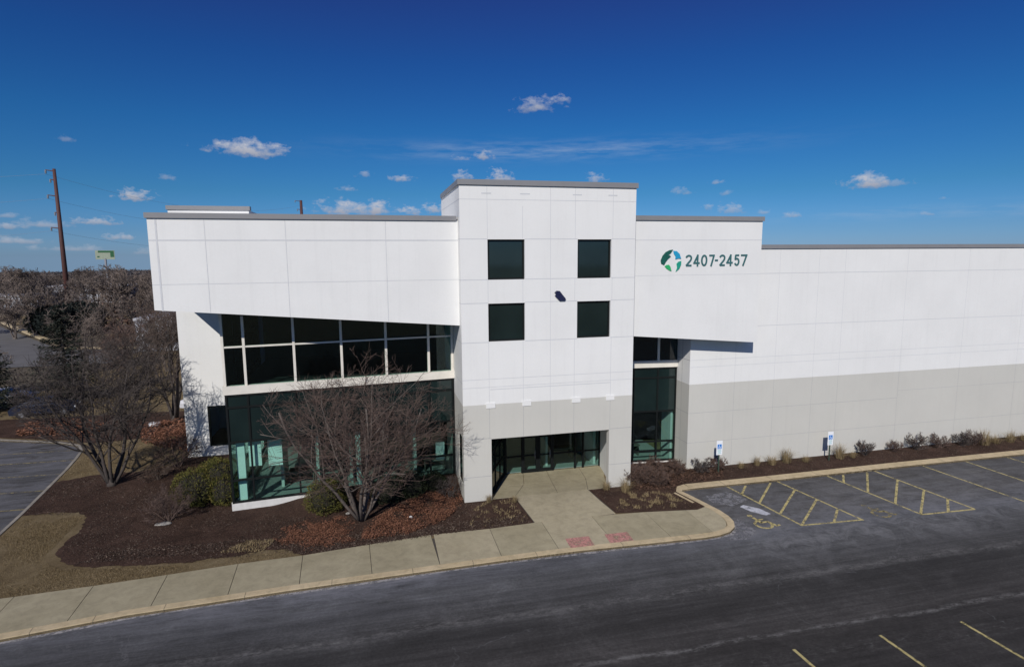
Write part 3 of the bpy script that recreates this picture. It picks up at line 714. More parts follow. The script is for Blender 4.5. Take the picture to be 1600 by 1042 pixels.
for z in (0.11, 0.73, 1.33, 3.25, 5.35, 5.94):
    pr = 0.095
    for q in (1.6, 3.12, LR-0.06): hbox(mb, pr, q-0.045, -0.02, 0.08, z-0.05, z+0.05); pr = q+0.045
mb.build('dark_mullion', M['frame'], B)
mb = MB(); hbox(mb, 0.05, LR-0.06, 0.03, 0.04, 0.06, 3.2); mb.build('lower_glazing', M['glass'], B)
mb = MB(); hbox(mb, 0.05, LR-0.06, 0.03, 0.04, 3.3, 5.995); mb.build('spandrel_glazing', M['dglass'], B)
mb = MB(); hbox(mb, 0, LR, -0.05, 0.2, -0.3, 0.055); mb.build('foundation', M['found'], B)

# --- long wall to the right
XE = 95.0; HW = 13.1
rw = MB()
rw.wall((13.70, YW), (XE, YW), -0.3, HW, 0.3, [], 0, [(ZB, 1)])
rw.wall((13.70, 3.6), (13.70, YW+0.302), -0.3, HW, 0.28, [], 0, [(ZB, 1)])
rw.wall((XE, YW+0.302), (XE, 60), -0.3, HW, 0.3, [], 1)
coping('coping', [(17.43, YW-0.08), (XE+0.08, YW-0.08), (XE+0.08, YW+0.38), (17.43, YW+0.38)], HW, 13.33)
s = MB(); y = YW-0.003
def rs(z, x0, x1, w, m=0, yy=y): s.face([(x0, yy, z-w/2), (x1, yy, z-w/2), (x1, yy, z+w/2), (x0, yy, z+w/2)], m)
def rv(x, z0, z1, w=0.022, m=0, yy=YW-0.004): s.face([(x-w/2, yy, z0), (x+w/2, yy, z0), (x+w/2, yy, z1), (x-w/2, yy, z1)], m)
rs(11.64, 17.36, XE, 0.035); rs(8.525, 17.36, XE, 0.03); rs(6.62, 13.71, XE, 0.022); rs(6.2, 13.71, XE, 0.022)
rs(3.42, 13.71, 28.8, 0.022, 1); rs(1.6, 13.71, 60, 0.02, 1); rs(3.9, 28.8, 60, 0.016, 1)
for x in [16.7, 19.45, 22.2, 24.1, 28.8, 33.7, 38.6, 43.5, 48.4, 53.3, 58.2, 63.1]:
    rv(x, ZB, HW if x > 17.4 else 7.6, 0.016, 0); rv(x, 0.0, ZB, 0.018, 1)
for z in (5.17+1.45, 3.42, 1.6):
    s.face([(13.697, 2.9, z-0.015), (13.697, YW+0.01, z-0.015), (13.697, YW+0.01, z+0.015), (13.697, 2.9, z+0.015)], 1)
s.face([(13.697, 2.35, 0), (13.697, 2.32, 0), (13.697, 2.32, 8.2), (13.697, 2.35, 8.2)], 1)
merge(rw, s, 2); rw.build('long_wall', [M['grey'], M['white'], M['seam'], M['seamg']], B)

# --- entrance recess
e = MB()
e.wall((8.372, 0.351), (8.87, 3.35), -0.3, 3.32, -0.3, [], 0)     # right cheek (leaning outwards)
e.wall((8.87, 3.22), (9.36, 3.20), -0.3, 3.32, 0.1, [], 0)
e.build('entrance_cheek', [M['white']], B)
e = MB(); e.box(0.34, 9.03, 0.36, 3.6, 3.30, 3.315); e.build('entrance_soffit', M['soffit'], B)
C0 = (1.50, 0.42); C1 = (2.92, 3.22)
f = MB(); p = MB()
def ebox(mb, a, b, s0, s1, d0, d1, z0, z1):
    L = math.hypot(b[0]-a[0], b[1]-a[1]); dx, dy = (b[0]-a[0])/L, (b[1]-a[1])/L
    q = lambda s_, d: (a[0]+dx*s_-dy*d, a[1]+dy*s_+dx*d)
    mb.prism([q(s0, d0), q(s1, d0), q(s1, d1), q(s0, d1)], z0, z1)
Lc = math.hypot(C1[0]-C0[0], C1[1]-C0[1])
for q in (0.05, 1.05, 2.05, Lc-0.05): ebox(f, C0, C1, q-0.04, q+0.04, 0, 0.1, 0.0, 3.29)
for q0, q1 in ((0.09, 1.01), (1.09, 2.01), (2.09, Lc-0.09)):
    for z in (0.06, 1.2, 2.3, 3.23): ebox(f, C0, C1, q0, q1, 0.01, 0.09, z-0.05, z+0.05)
ebox(p, C0, C1, 0.05, Lc-0.05, 0.04, 0.05, 0.0, 3.28)
w = f.build('sidelight', M['frame'], B); p.build('pane', M['dglass'], w)
YS = 3.23
f = MB(); xs_ = [2.96, 3.95, 4.92, 5.85, 7.25, 7.76, 8.83]
for x in xs_: f.box(x-0.045, x+0.045, YS, YS+0.12, 0.0, 3.29)
for i in range(len(xs_)-1):
    a, b = xs_[i]+0.045, xs_[i+1]-0.045
    f.box(a, b, YS+0.01, YS+0.11, 3.18, 3.29); f.box(a, b, YS+0.01, YS+0.11, 2.25, 2.35)
w = f.build('storefront', M['frame'], B)
p = MB(); p.box(2.96, 8.83, YS+0.06, YS+0.07, 0.1, 3.25); p.build('pane', M['glass'], w)
for (a, b) in ((3.995, 4.875), (4.965, 5.805)):
    dmb = MB(); dmb.box(a+0.01, a+0.10, YS-0.01, YS+0.04, 0.02, 2.24); dmb.box(b-0.10, b-0.01, YS-0.01, YS+0.04, 0.02, 2.24)
    dmb.box(a+0.10, b-0.10, YS-0.01, YS+0.04, 2.14, 2.24); dmb.box(a+0.10, b-0.10, YS-0.01, YS+0.04, 0.02, 0.22); dmb.box(a+0.10, b-0.10, YS-0.01, YS+0.04, 1.02, 1.09)
    d_ = dmb.build('door', M['frame'], B)
    hmb = MB(); hmb.tube([(b-0.16, YS-0.06, 0.85), (b-0.16, YS-0.06, 1.35)], 0.015, 6); hmb.build('handle', M['steel'], d_)
for a, b in ((3.0, 3.9), (5.9, 7.2), (7.3, 7.7), (7.8, 8.78)): f = MB(); f.box(a, b, YS+0.015, YS+0.1, 1.0, 1.08); f.build('storefront_rail', M['frame'], B)

# --- interior
it = MB()
it.box(-11.5, 13.6, 3.5, 12.0, -0.30, 0.02, 2)
it.face([(-11.5, 2.15, 0.02), (-0.2, 3.25, 0.02), (-0.2, 3.5, 0.02), (-11.5, 3.5, 0.02)], 2)
it.face([(9.8, 3.45, 0.02), (13.6, 3.05, 0.02), (13.6, 3.5, 0.02), (9.8, 3.5, 0.02)], 2)
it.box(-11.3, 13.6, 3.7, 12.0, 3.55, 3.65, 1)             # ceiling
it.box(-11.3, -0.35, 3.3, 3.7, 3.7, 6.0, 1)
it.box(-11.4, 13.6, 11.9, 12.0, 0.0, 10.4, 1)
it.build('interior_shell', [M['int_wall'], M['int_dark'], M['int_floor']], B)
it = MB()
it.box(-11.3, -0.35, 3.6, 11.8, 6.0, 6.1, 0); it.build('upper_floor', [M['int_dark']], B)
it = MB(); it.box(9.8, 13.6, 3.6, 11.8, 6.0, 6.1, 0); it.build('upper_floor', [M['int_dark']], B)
for q in ((-9.65, -9.5, 4.6, 6.4), (-5.9, -5.75, 4.2, 6.0), (0.4, 0.55, 3.4, 5.2), (-2.3, -2.15, 4.3, 6.0), (13.45, 13.58, 3.1, 4.25), (5.62, 5.75, 4.0, 5.2), (8.55, 8.7, 3.6, 4.9), (-7.6, -7.45, 3.2, 4.0)):
    it = MB(); it.box(*q, 0.02, 3.5); it.build('partition', M['int_wall'], B)
for q in ((-11.38, -10.98, 2.36, 2.62, 0.02, 3.5), (-10.80, -10.20, 2.42, 2.50, 2.1, 3.5), (-9.95, -9.25, 2.85, 2.95, 1.9, 3.5), (-5.5, -5.25, 3.0, 3.2, 0.02, 3.5), (-1.1, -0.6, 3.5, 3.6, 1.2, 2.2)):
    it = MB(); it.box(*q); it.build('bright_patch_piece', M['int_white'], B)  # white pieces added to catch sun as bright patches behind the glass
for (x, y) in ((-8.6, 5.2), (-7.2, 4.8), (-3.9, 4.9), (-1.0, 5.3), (11.3, 4.6), (7.0, 5.2)):
    it = MB(); it.box(x-0.7, x+0.7, y-0.35, y+0.35, 0.68, 0.74)
    for sx in (-0.62, 0.62): it.box(x+sx-0.03, x+sx+0.03, y-0.3, y+0.3, 0.02, 0.69)
    it.build('desk', M['furn'], B)

# --- remaining hull: roof, back, flank
h = MB()
h.box(-0.35, XE-0.3, 7.3, 60, 12.4, 12.5); h.box(-15.9, -0.4, 18.4, 60, 12.4, 12.5); h.box(17.5, XE-0.31, YW+0.31, 7.29, 12.4, 12.5)
h.build('flat_roof', M['roof'], B)
h = MB(); h.wall((-16.0, 60), (-16.0, 18.36), -0.3, HW, 0.3, [], 0, [(ZB, 1)]); h.wall((XE, 60), (-16.0, 60), -0.3, HW, 0.3, [], 0, [(ZB, 1)])
h.build('rear_wall', [M['grey'], M['white']], B)

# --- address sign
SY = YR-0.03
S = empty('address_sign', (13.6, YR, 12.45), 0, 'building number sign 2407-2457 with round green and blue logo on the white fascia', 'sign')
lg = empty('logo', (0, 0, 0)); lg.parent = S
def lpt(u, v): return (10.37*0 + 11.06 + (u-150)/310*1.26 - 13.6, 12.48 - (v-297)/340*1.27 - 12.45)
def logo_piece(name, pts, mat, dy=0.0):
    mb = MB(); P = [lpt(*q) for q in pts]; n = len(P); y0, y1 = -0.045-dy, -0.002
    mb.face([(x, y0, z) for x, z in P]); mb.face([(x, y1, z) for x, z in reversed(P)])
    for i in range(n):
        a, b = P[i], P[(i+1) % n]; mb.face([(a[0], y0, a[1]), (a[0], y1, a[1]), (b[0], y1, b[1]), (b[0], y0, b[1])])
    return mb.build(name, mat, lg)
logo_piece('logo_leaf', [(330, 142), (280, 150), (225, 178), (180, 230), (153, 300), (162, 345), (205, 365), (228, 318), (262, 275), (300, 243), (285, 225), (250, 235), (300, 190)], M['l_dark'])
logo_piece('logo_leaf', [(335, 160), (385, 165), (430, 205), (455, 275), (415, 270), (370, 282), (372, 245), (345, 205)], M['l_blue'])
logo_piece('logo_leaf', [(457, 308), (457, 360), (432, 420), (380, 465), (400, 410), (390, 350), (415, 320)], M['l_teal'])
logo_piece('logo_leaf', [(213, 385), (240, 365), (275, 362), (300, 395), (316, 455), (280, 442), (240, 415)], M['l_green'])
boxes = [('2', 520, 620), ('4', 638, 727), ('0', 745, 845), ('7', 868, 947), ('-', 957, 995), ('2', 1015, 1110), ('4', 1124, 1216), ('5', 1240, 1325), ('7', 1340, 1437)]
def arc(cx, cy, rx, ry, a0, a1, n=14): return [(cx+rx*math.cos(math.radians(a0+(a1-a0)*i/n)), cy+ry*math.sin(math.radians(a0+(a1-a0)*i/n))) for i in range(n+1)]
GLY = {'2': [arc(0.5, 0.73, 0.42, 0.24, 165, -20, 12)+[(0.80, 0.52), (0.10, 0.03), (0.95, 0.03)]],
       '4': [[(0.72, 0.0), (0.72, 0.98), (0.06, 0.26), (1.0, 0.26)]],
       '0': [arc(0.5, 0.5, 0.40, 0.47, 0, 360, 28)],
       '7': [[(0.05, 0.97), (0.95, 0.97), (0.38, 0.0)]],
       '-': [[(0.0, 0.5), (1.0, 0.5)]],
       '5': [[(0.88, 0.97), (0.20, 0.97), (0.14, 0.56)]+arc(0.46, 0.34, 0.42, 0.31, 128, -150, 16)]}
for ch, u0, u1 in boxes:
    X0 = 12.56+(u0-4-520)/915*3.87-13.6; X1 = 12.56+(u1+5-520)/915*3.87-13.6; zb, zt = 12.12-12.45, 12.79-12.45
    mb = MB(); hw = 0.047
    for path in GLY[ch]:
        P = [Vector((X0+hw+(X1-X0-2*hw)*a, zb+hw+(zt-zb-2*hw)*c_)) for a, c_ in path]
        for i in range(len(P)-1):
            d = (P[i+1]-P[i]).normalized(); nn = Vector((-d.y, d.x))*hw; e0 = d*hw*(0.9 if len(P) < 10 else 0.25)
            q = [P[i]-e0-nn, P[i+1]+e0-nn, P[i+1]+e0+nn, P[i]-e0+nn]; dy = 0.03+0.0007*(i % 5)
            mb.face([(a.x, -dy, a.y) for a in q]); b0 = len(mb.v)
            for k_ in range(4):
                a, c2 = q[k_], q[(k_+1) % 4]; mb.face([(a.x, -dy, a.y), (a.x, -0.002, a.y), (c2.x, -0.002, c2.y), (c2.x, -dy, c2.y)])
    mb.build('hyphen' if ch == '-' else 'digit', M['n_teal'], S)

# small navy fixture on the tower
F_ = empty('wall_fixture', (5.05, 0, 10.7), 0, 'small slanted navy blue fixture mounted on the white tower between the windows', 'wall fixture')
def fp(u, v): return (4.87+(u-540)/360*0.61-5.05, 10.72-(v-660)/320*0.52-10.7)
for nm, pts, dy in (('lens', [(545, 560), (610, 502), (700, 512), (770, 600), (680, 640), (600, 610)], 0.13), ('housing', [(555, 665), (600, 615), (680, 645), (775, 605), (900, 760), (870, 820), (700, 820)], 0.10)):
    mb = MB(); P = [fp(*q) for q in pts]; n = len(P)
    mb.face([(x, -dy, z) for x, z in P])
    for i in range(n):
        a, b = P[i], P[(i+1) % n]; mb.face([(a[0], -dy, a[1]), (a[0], -0.002, a[1]), (b[0], -0.002, b[1]), (b[0], -dy, b[1])])
    mb.build(nm, M['navy'], F_)
# ------------------------------------------------------------------ VEGETATION
def perp(rng, d):
    r = Vector((rng.gauss(0, 1), rng.gauss(0, 1), rng.gauss(0, 1))); r -= d*r.dot(d)
    return r.normalized() if r.length > 1e-6 else Vector((1, 0, 0))
def grow_tree(seed, stems, H, env, kids=(6, 6, 5, 4), r0=0.10, rmin=0.009, tilt=(0.25, 0.75), up=0.06, L0=0.55, wob=0.16, sides=(7, 5, 4, 3, 3), split=1, twig_k=1.0, lenf=(0.42, 0.70), ang=(0.45, 1.05), base_spread=0.12):
    """env(p)->True while inside the crown; returns (wood, twigs)"""
    rng = random.Random(seed); wood = MB(); tw = MB()
    def grow(p, d, L, r, lvl):
        ns = 7 if lvl == 0 else (5 if lvl == 1 else (4 if lvl == 2 else 3))
        pts = [p.copy()]; rad = [r]; q = p.copy(); dd = d.copy(); r_end = max(rmin*0.6, r*(0.42 if lvl < 2 else 0.5))
        alive = ns
        for i in range(ns):
            dd = (dd + perp(rng, dd)*wob*rng.uniform(0.4, 1.3) + Vector((0, 0, 1))*up*(1 if lvl else 1.6)).normalized()
            nq = q + dd*(L/ns)
            if not env(nq) and i >= 1 and lvl > 0: alive = i; break
            q = nq; pts.append(q.copy()); rad.append(r+(r_end-r)*(i+1)/ns)
        if len(pts) < 2: return
        (wood if lvl < split+1 else tw).tube(pts, rad, sides[min(lvl, 4)], 0, cap=(lvl < 2))
        if lvl >= len(kids): return
        m = kids[lvl]; m = max(1, int(round(m*(len(pts)-1)/ns)))
        for kx in range(m):
            t = (0.22 if lvl else 0.20) + (0.98-0.25)*(kx+rng.uniform(0.1, 0.9))/m; t = min(t, 0.99)
            f = t*(len(pts)-1); i = min(int(f), len(pts)-2); pos = pts[i].lerp(pts[i+1], f-i)
            ld = (pts[i+1]-pts[i]).normalized(); a = rng.uniform(*ang)
            nd = (ld*math.cos(a) + perp(rng, ld)*math.sin(a)).normalized()
            if nd.z < -0.25: nd.z *= 0.3; nd.normalize()
            rr = max(rmin, (rad[i]*(1-(f-i))+rad[i+1]*(f-i))*rng.uniform(0.42, 0.62))
            grow(pos, nd, L*rng.uniform(*lenf)*(1.15-0.4*t), rr, lvl+1)
    for i in range(stems):
        a = 2*PI*(i+rng.uniform(-0.3, 0.3))/stems; tl = rng.uniform(*tilt) if stems > 1 else rng.uniform(0, 0.08)
        d = Vector((math.cos(a)*math.sin(tl), math.sin(a)*math.sin(tl), math.cos(tl)))
        b = Vector((math.cos(a)*base_spread, math.sin(a)*base_spread, -0.05)) if stems > 1 else Vector((0, 0, -0.05))
        grow(b, d, H*L0*rng.uniform(0.85, 1.12), r0*rng.uniform(0.75, 1.15), 0)
    # root flare
    wood.tube([(0, 0, -0.1), (0, 0, 0.12), (0, 0, 0.38)], [r0*2.6, r0*2.1, r0*1.2], 8)
    return wood, tw
def ell(cx, cy, cz, rx, ry, rz, zmin=-9):
    return lambda p: ((p.x-cx)/rx)**2+((p.y-cy)/ry)**2+((p.z-cz)/rz)**2 < 1 and p.z > zmin

def make_tree(name, loc, gen, mats, label, cat='tree', group=None, rz=0):
    r = empty(name, loc, rz, label, cat, group)
    w, t_ = gen; w.build('trunk', mats[0], r, True); t_.build('crown', mats[1], r); return r

# crab-apple like tree in front of the glass
e2 = ell(0.5, 0, 4.6, 5.1, 3.7, 4.5, 0.6)
make_tree('bare_tree', (-5.2, -0.75, 0), grow_tree(19, 8, 9.6, e2, kids=(6, 7, 5, 4), r0=0.080, rmin=0.0068, tilt=(0.15, 0.80), up=0.05, L0=0.64, wob=0.19, ang=(0.5, 1.15)),
          (M['bark'], M['twig_red']), 'wide bare multi-stemmed tree standing in front of the dark glass facade', group=None)
# tree on the left bed
e1 = ell(-0.3, 0, 5.6, 3.9, 3.6, 4.7, 0.9)
make_tree('bare_tree', (-19.15, 7.35, 0), grow_tree(23, 6, 10.2, e1, kids=(7, 7, 6, 4), r0=0.115, rmin=0.0095, tilt=(0.12, 0.66), up=0.06, L0=0.62, wob=0.18),
          (M['bark_dark'], M['twig_dark']), 'tall bare vase-shaped tree on the mulch beside the left parking lot')
# tree near the white block
e3 = ell(0.3, 0, 5.9, 2.6, 2.6, 5.2, 0.9)
make_tree('bare_tree', (-20.0, 21.2, 0), grow_tree(37, 5, 10.6, e3, kids=(6, 6, 5, 4), r0=0.13, rmin=0.014, tilt=(0.08, 0.34), up=0.10, L0=0.72),
          (M['bark_dark'], M['twig']), 'bare upright tree behind the left end of the white building')
# mid-ground thicket of bare trees
for i, (x, y, hgt, rw_, st, lb) in enumerate([
        (-25.6, 29.5, 8.5, 3.4, 4, 'bare bushy tree behind the lot, between the spruce and the upright tree'),
        (-35.5, 45.0, 9.5, 4.0, 3, 'bare brown tree on the far side of the back lot, right of the spruce'),
        (-27.5, 44.0, 9.0, 3.6, 4, 'bare tree beside the sunlit verge behind the lot'),
        (-40.5, 34.0, 6.0, 3.2, 5, 'low bare thicket tree right of the dark conifer at the photo edge')]):
    en = ell(0, 0, hgt*0.56, rw_, rw_, hgt*0.47, 0.8)
    make_tree('bare_tree', (x, y, -0.1), grow_tree(50+i, st, hgt, en, kids=(6, 5, 5, 4), r0=0.11, rmin=0.020, tilt=(0.12, 0.5), up=0.07, L0=0.65, sides=(6, 4, 3, 3, 3)),
              (M['bark'], M['far_twig' if i % 2 else 'twig_red']), lb)

# small bare bushes ---------------------------------------------------------
def bush(name, loc, h, r, seed, mat, label, group=None, stems=9, rmin=0.006, kids=(5, 5, 4), cat='bush', leaves=None, nl=0):
    en = ell(0, 0, h*0.5, r, r, h*0.55, 0.02)
    w, t_ = grow_tree(seed, stems, h, en, kids=kids, r0=0.016+0.004*h, rmin=rmin, tilt=(0.2, 1.05), up=0.05, L0=0.7, sides=(4, 3, 3, 3, 3), split=0, base_spread=0.08)
    o = empty(name, loc, 0, label, cat, group); w.build('stem', mat, o); t_.build('crown', mat, o)
    if leaves:
        rng = random.Random(seed+5); lf = MB()
        vs = t_.v
        for i in range(nl):
            b = Vector(vs[rng.randrange(len(vs))]); leaf(lf, b + Vector((rng.gauss(0, .03), rng.gauss(0, .03), rng.gauss(0, .03))), rng.uniform(0.018, 0.035), rng)
        lf.build('foliage', leaves, o)
    return o
def leaf(mb, p, s, rng, flat=0.0):
    a = Vector((rng.gauss(0, 1), rng.gauss(0, 1), rng.gauss(0, 1)*(1-flat))).normalized(); b = perp(rng, a)
    if flat: b = Vector((b.x, b.y, b.z*(1-flat))).normalized()
    mb.face([p-a*s, p-b*s*0.5, p+a*s, p+b*s*0.5])
bush('bare_bush', (-14.45, 1.5, 0), 1.9, 1.35, 71, M['twig_red'], 'small bare reddish bush growing beside a flat stone on the mulch', kids=(6, 5, 4), stems=10)
bush('bare_bush', (-0.75, 0.7, 0), 1.5, 0.8, 72, M['twig_dark'], 'small dark bare bush at the foot of the tower left corner', stems=7)
bush('brown_bush', (-16.4, 9.6, 0), 2.3, 1.5, 73, M['twig_red'], 'brown twiggy bush at the lower left corner of the white block', leaves=M['brownleaf'], nl=1500)
bush('brown_bush', (-16.9, 7.6, 0), 1.3, 1.2, 74, M['twig'], 'low brown twiggy bush between the left tree and the corner block', leaves=M['brownleaf'], nl=900)
# big brown shrub beside the tower's right foot
for (x, y, h, r, sd, lb) in ((9.9, 0.0, 1.35, 1.05, 81, 'dense red-brown shrub against the right foot of the tower'), (10.9, -0.3, 1.15, 1.05, 82, 'dense red-brown shrub in the middle of the clump right of the tower'), (11.2, 1.0, 1.2, 1.1, 83, 'dense red-brown shrub in front of the tall right glazing'), (12.6, 0.9, 0.95, 0.9, 84, 'low red-brown shrub below the corner of the long wall')):
    bush('brown_shrub', (x, y, 0), h, r, sd, M['twig_red'], lb, stems=14, kids=(6, 6, 4), rmin=0.008, leaves=M['brownleaf'], nl=2600, cat='shrub')
for (x, y, h, sd, lb) in ((14.2, 0.75, 0.95, 91, 'dark twiggy shrub just left of the first blue parking sign'), (15.4, 0.95, 0.9, 92, 'dark twiggy shrub just right of the first blue parking sign'), (26.0, 0.85, 1.05, 93, 'leftmost dark twiggy shrub right of the second blue parking sign'), (28.4, 0.95, 0.85, 94, 'open twiggy shrub between the two densest ones by the long wall'), (30.1, 0.9, 1.2, 95, 'densest dark twiggy shrub by the long wall'),
                         (31.9, 0.85, 1.05, 96, 'pale thin twiggy shrub right of the densest one by the long wall'), (33.7, 0.75, 1.0, 97, 'dark twiggy shrub left of the straw grass clumps by the wall'), (34.6, 0.75, 1.1, 98, 'rightmost twiggy shrub touching the straw grass clumps')):
    bush('twiggy_shrub', (x, y, 0), h, 0.72 if sd != 94 else 0.5, sd, M['twig_dark' if sd % 2 else 'twig_red'], lb, 'twiggy shrubs along the long wall', stems=9, kids=(5, 5, 3), rmin=0.009, cat='shrub', leaves=M['brownleaf'] if sd in (93, 95, 92) else None, nl=500)

# evergreen shrubs ----------------------------------------------------------
def leaf_shrub(name, loc, lobes, n, mat, size, label, seed, group=None, cat='shrub'):
    rng = random.Random(seed); o = empty(name, loc, 0, label, cat, group); mb = MB(); core = MB()
    for (cx, cy, cz, rx, ry, rz) in lobes:
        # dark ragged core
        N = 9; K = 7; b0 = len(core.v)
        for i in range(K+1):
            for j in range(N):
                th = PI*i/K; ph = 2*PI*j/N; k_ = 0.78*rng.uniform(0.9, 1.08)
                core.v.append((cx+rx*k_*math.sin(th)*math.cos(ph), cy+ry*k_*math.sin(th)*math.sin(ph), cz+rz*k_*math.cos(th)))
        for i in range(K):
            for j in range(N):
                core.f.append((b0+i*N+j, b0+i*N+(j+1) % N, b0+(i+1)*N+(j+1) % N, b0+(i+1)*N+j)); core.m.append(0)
    tot = sum(l[3]*l[4] for l in lobes)
    for l in lobes:
        cx, cy, cz, rx, ry, rz = l
        for _ in range(int(n*l[3]*l[4]/tot)):
            d = Vector((rng.gauss(0, 1), rng.gauss(0, 1), rng.gauss(0, 1))).normalized()
            bump_ = 1+0.16*mnoise.noise(Vector((d.x*2.3+seed, d.y*2.3, d.z*2.3)))+0.10*mnoise.noise(Vector((d.x*6, d.y*6+seed, d.z*6)))
            k_ = bump_*(1-abs(rng.gauss(0, 0.10)))
            p = Vector((cx+d.x*rx*k_, cy+d.y*ry*k_, cz+d.z*rz*k_))
            if p.z < 0.02: continue
            a = (d*0.8+Vector((0, 0, 0.5))+perp(rng, d)*0.8).normalized(); b = perp(rng, a); s_ = size*rng.uniform(0.6, 1.4)
            mb.face([p-a*s_, p-b*s_*0.32, p+a*s_, p+b*s_*0.32])
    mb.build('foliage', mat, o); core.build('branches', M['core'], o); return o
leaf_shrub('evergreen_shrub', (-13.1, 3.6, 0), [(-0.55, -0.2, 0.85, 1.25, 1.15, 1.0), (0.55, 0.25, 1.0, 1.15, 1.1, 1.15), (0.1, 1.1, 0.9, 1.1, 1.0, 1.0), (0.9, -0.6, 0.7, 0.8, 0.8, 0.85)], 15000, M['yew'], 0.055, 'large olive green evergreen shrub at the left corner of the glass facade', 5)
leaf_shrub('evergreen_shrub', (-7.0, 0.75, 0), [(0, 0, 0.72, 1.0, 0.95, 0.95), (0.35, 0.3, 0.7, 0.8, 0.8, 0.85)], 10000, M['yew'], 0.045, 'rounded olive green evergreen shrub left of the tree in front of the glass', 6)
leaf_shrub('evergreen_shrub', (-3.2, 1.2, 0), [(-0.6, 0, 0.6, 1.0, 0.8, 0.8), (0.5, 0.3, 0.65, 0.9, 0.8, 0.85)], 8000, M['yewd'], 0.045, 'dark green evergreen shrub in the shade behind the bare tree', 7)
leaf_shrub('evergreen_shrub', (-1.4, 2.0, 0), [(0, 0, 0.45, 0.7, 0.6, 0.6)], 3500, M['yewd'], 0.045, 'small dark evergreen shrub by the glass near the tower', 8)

# conifers -------------------------------------------------------------------
def conifer(loc, H, R, seed, label):
    rng = random.Random(seed); o = empty('spruce_tree', loc, 0, label, 'conifer'); tr = MB(); fo = MB()
    tr.tube([(0, 0, -0.1), (0.05, 0, H*0.5), (0, 0.05, H*0.98)], [0.2, 0.12, 0.03], 7); tr.build('trunk', M['bark'], o, True)
    z = 0.5
    while z < H*0.98:
        f = 1-z/H; L = R*(f**0.8)*1.02+0.15; nb = max(5, int(13*f+5))
        for b in range(nb):
            a = rng.uniform(0, 2*PI); l = L*rng.uniform(0.7, 1.12); dr = rng.uniform(-0.35, -0.05)
            dx, dy = math.cos(a), math.sin(a); st = 10
            for i in range(st):
                t_ = (i+0.6)/st; c = Vector((dx*l*t_, dy*l*t_, z+l*(dr*t_+0.28*t_*t_)))
                wdt = 0.5*(1-t_*0.75)*min(1, l*0.45)
                for q in range(5):
                    side = rng.uniform(-1, 1); p = c+Vector((-dy*side*wdt, dx*side*wdt, rng.uniform(-0.16, 0.04)))
                    aa = Vector((dx+rng.gauss(0, .5)-dy*side*.8, dy+rng.gauss(0, .5)+dx*side*.8, rng.gauss(-0.25, .35))).normalized(); bb = perp(rng, aa); s_ = rng.uniform(0.09, 0.19)
                    fo.face([p-aa*s_, p-bb*s_*0.22, p+aa*s_, p+bb*s_*0.22])
        z += 0.27*rng.uniform(0.8, 1.2)+0.08*f
    fo.build('crown', M['spruce'], o)
conifer((-31.4, 30.3, -0.1), 9.0, 3.3, 3, 'blue-green spruce standing left of the bare trees behind the lot')
conifer((-36.3, 28.0, -0.1), 7.4, 3.2, 9, 'dark spruce cut by the left edge of the photo')

# grass clumps ---------------------------------------------------------------
def clump_mesh(seed, h, r, n):
    rng = random.Random(seed); mb = MB()
    for _ in range(n):
        a = rng.uniform(0, 2*PI); rr = r*0.35*math.sqrt(rng.random()); b = Vector((math.cos(a)*rr, math.sin(a)*rr, -0.02)); a += rng.gauss(0, 0.5)
        le = abs(rng.gauss(0.0, 0.55)); hh = h*rng.uniform(0.35, 1.1)*(1-0.35*min(1, le)); o_ = Vector((math.cos(a)*le*r, math.sin(a)*le*r, 0)); w = Vector((-math.sin(a), math.cos(a), 0))*0.006
        m_ = b+o_*0.35+Vector((0, 0, hh*0.65)); t_ = b+o_*1.15+Vector((0, 0, hh*rng.uniform(0.7, 1.0)))
        mb.face([b-w, b+w, m_+w*0.8, m_-w*0.8]); mb.face([m_-w*0.8, m_+w*0.8, t_])
    return mb
tall = empty('grass_clump', (8.75, -0.75, 0), 0, 'tall straw grass clump at the right foot of the tower, farther from the walk', 'ornamental grass', 'straw coloured grass clumps'); clump_mesh(1, 1.05, 0.6, 230).build('blades', M['straw'], tall)
small = empty('grass_clump', (7.85, -0.2, 0), 0, 'straw grass clump at the right foot of the tower beside the walk', 'ornamental grass', 'straw coloured grass clumps'); clump_mesh(2, 0.62, 0.55, 190).build('blades', M['straw'], small)
GL = [(2.55, -0.55, 0.7, 'straw grass clump left of the entrance walk'), (1.25, -0.25, 0.55, 'low straw grass clump under the left pier of the tower'),
      (17.0, 0.85, 0.8, 'first straw grass clump right of the first parking sign'), (18.2, 1.0, 0.7, 'second straw grass clump right of the first parking sign'), (19.2, 0.9, 1.1, 'third straw grass clump right of the first parking sign'), (20.3, 1.0, 1.15, 'straw grass clump midway between the two parking signs'),
      (21.5, 0.8, 0.85, 'straw grass clump just left of the second parking sign'), (24.0, 0.8, 1.15, 'broad straw grass clump just right of the second parking sign'), (24.9, 0.7, 0.8, 'lower straw grass clump left of the twiggy shrubs'),
      (35.4, 0.6, 1.3, 'tall straw grass clump right of the twiggy shrubs'), (36.4, 0.65, 1.2, 'second tall straw grass clump right of the twiggy shrubs'), (37.6, 0.6, 1.0, 'straw grass clump near the right edge of the photo'), (38.9, 0.6, 1.2, 'straw grass clump at the right edge of the photo')]
for i, (x, y, s_, lb) in enumerate(GL): copy_tree(tall if i % 2 else small, (x, y, 0), i*1.3, s_, lb)

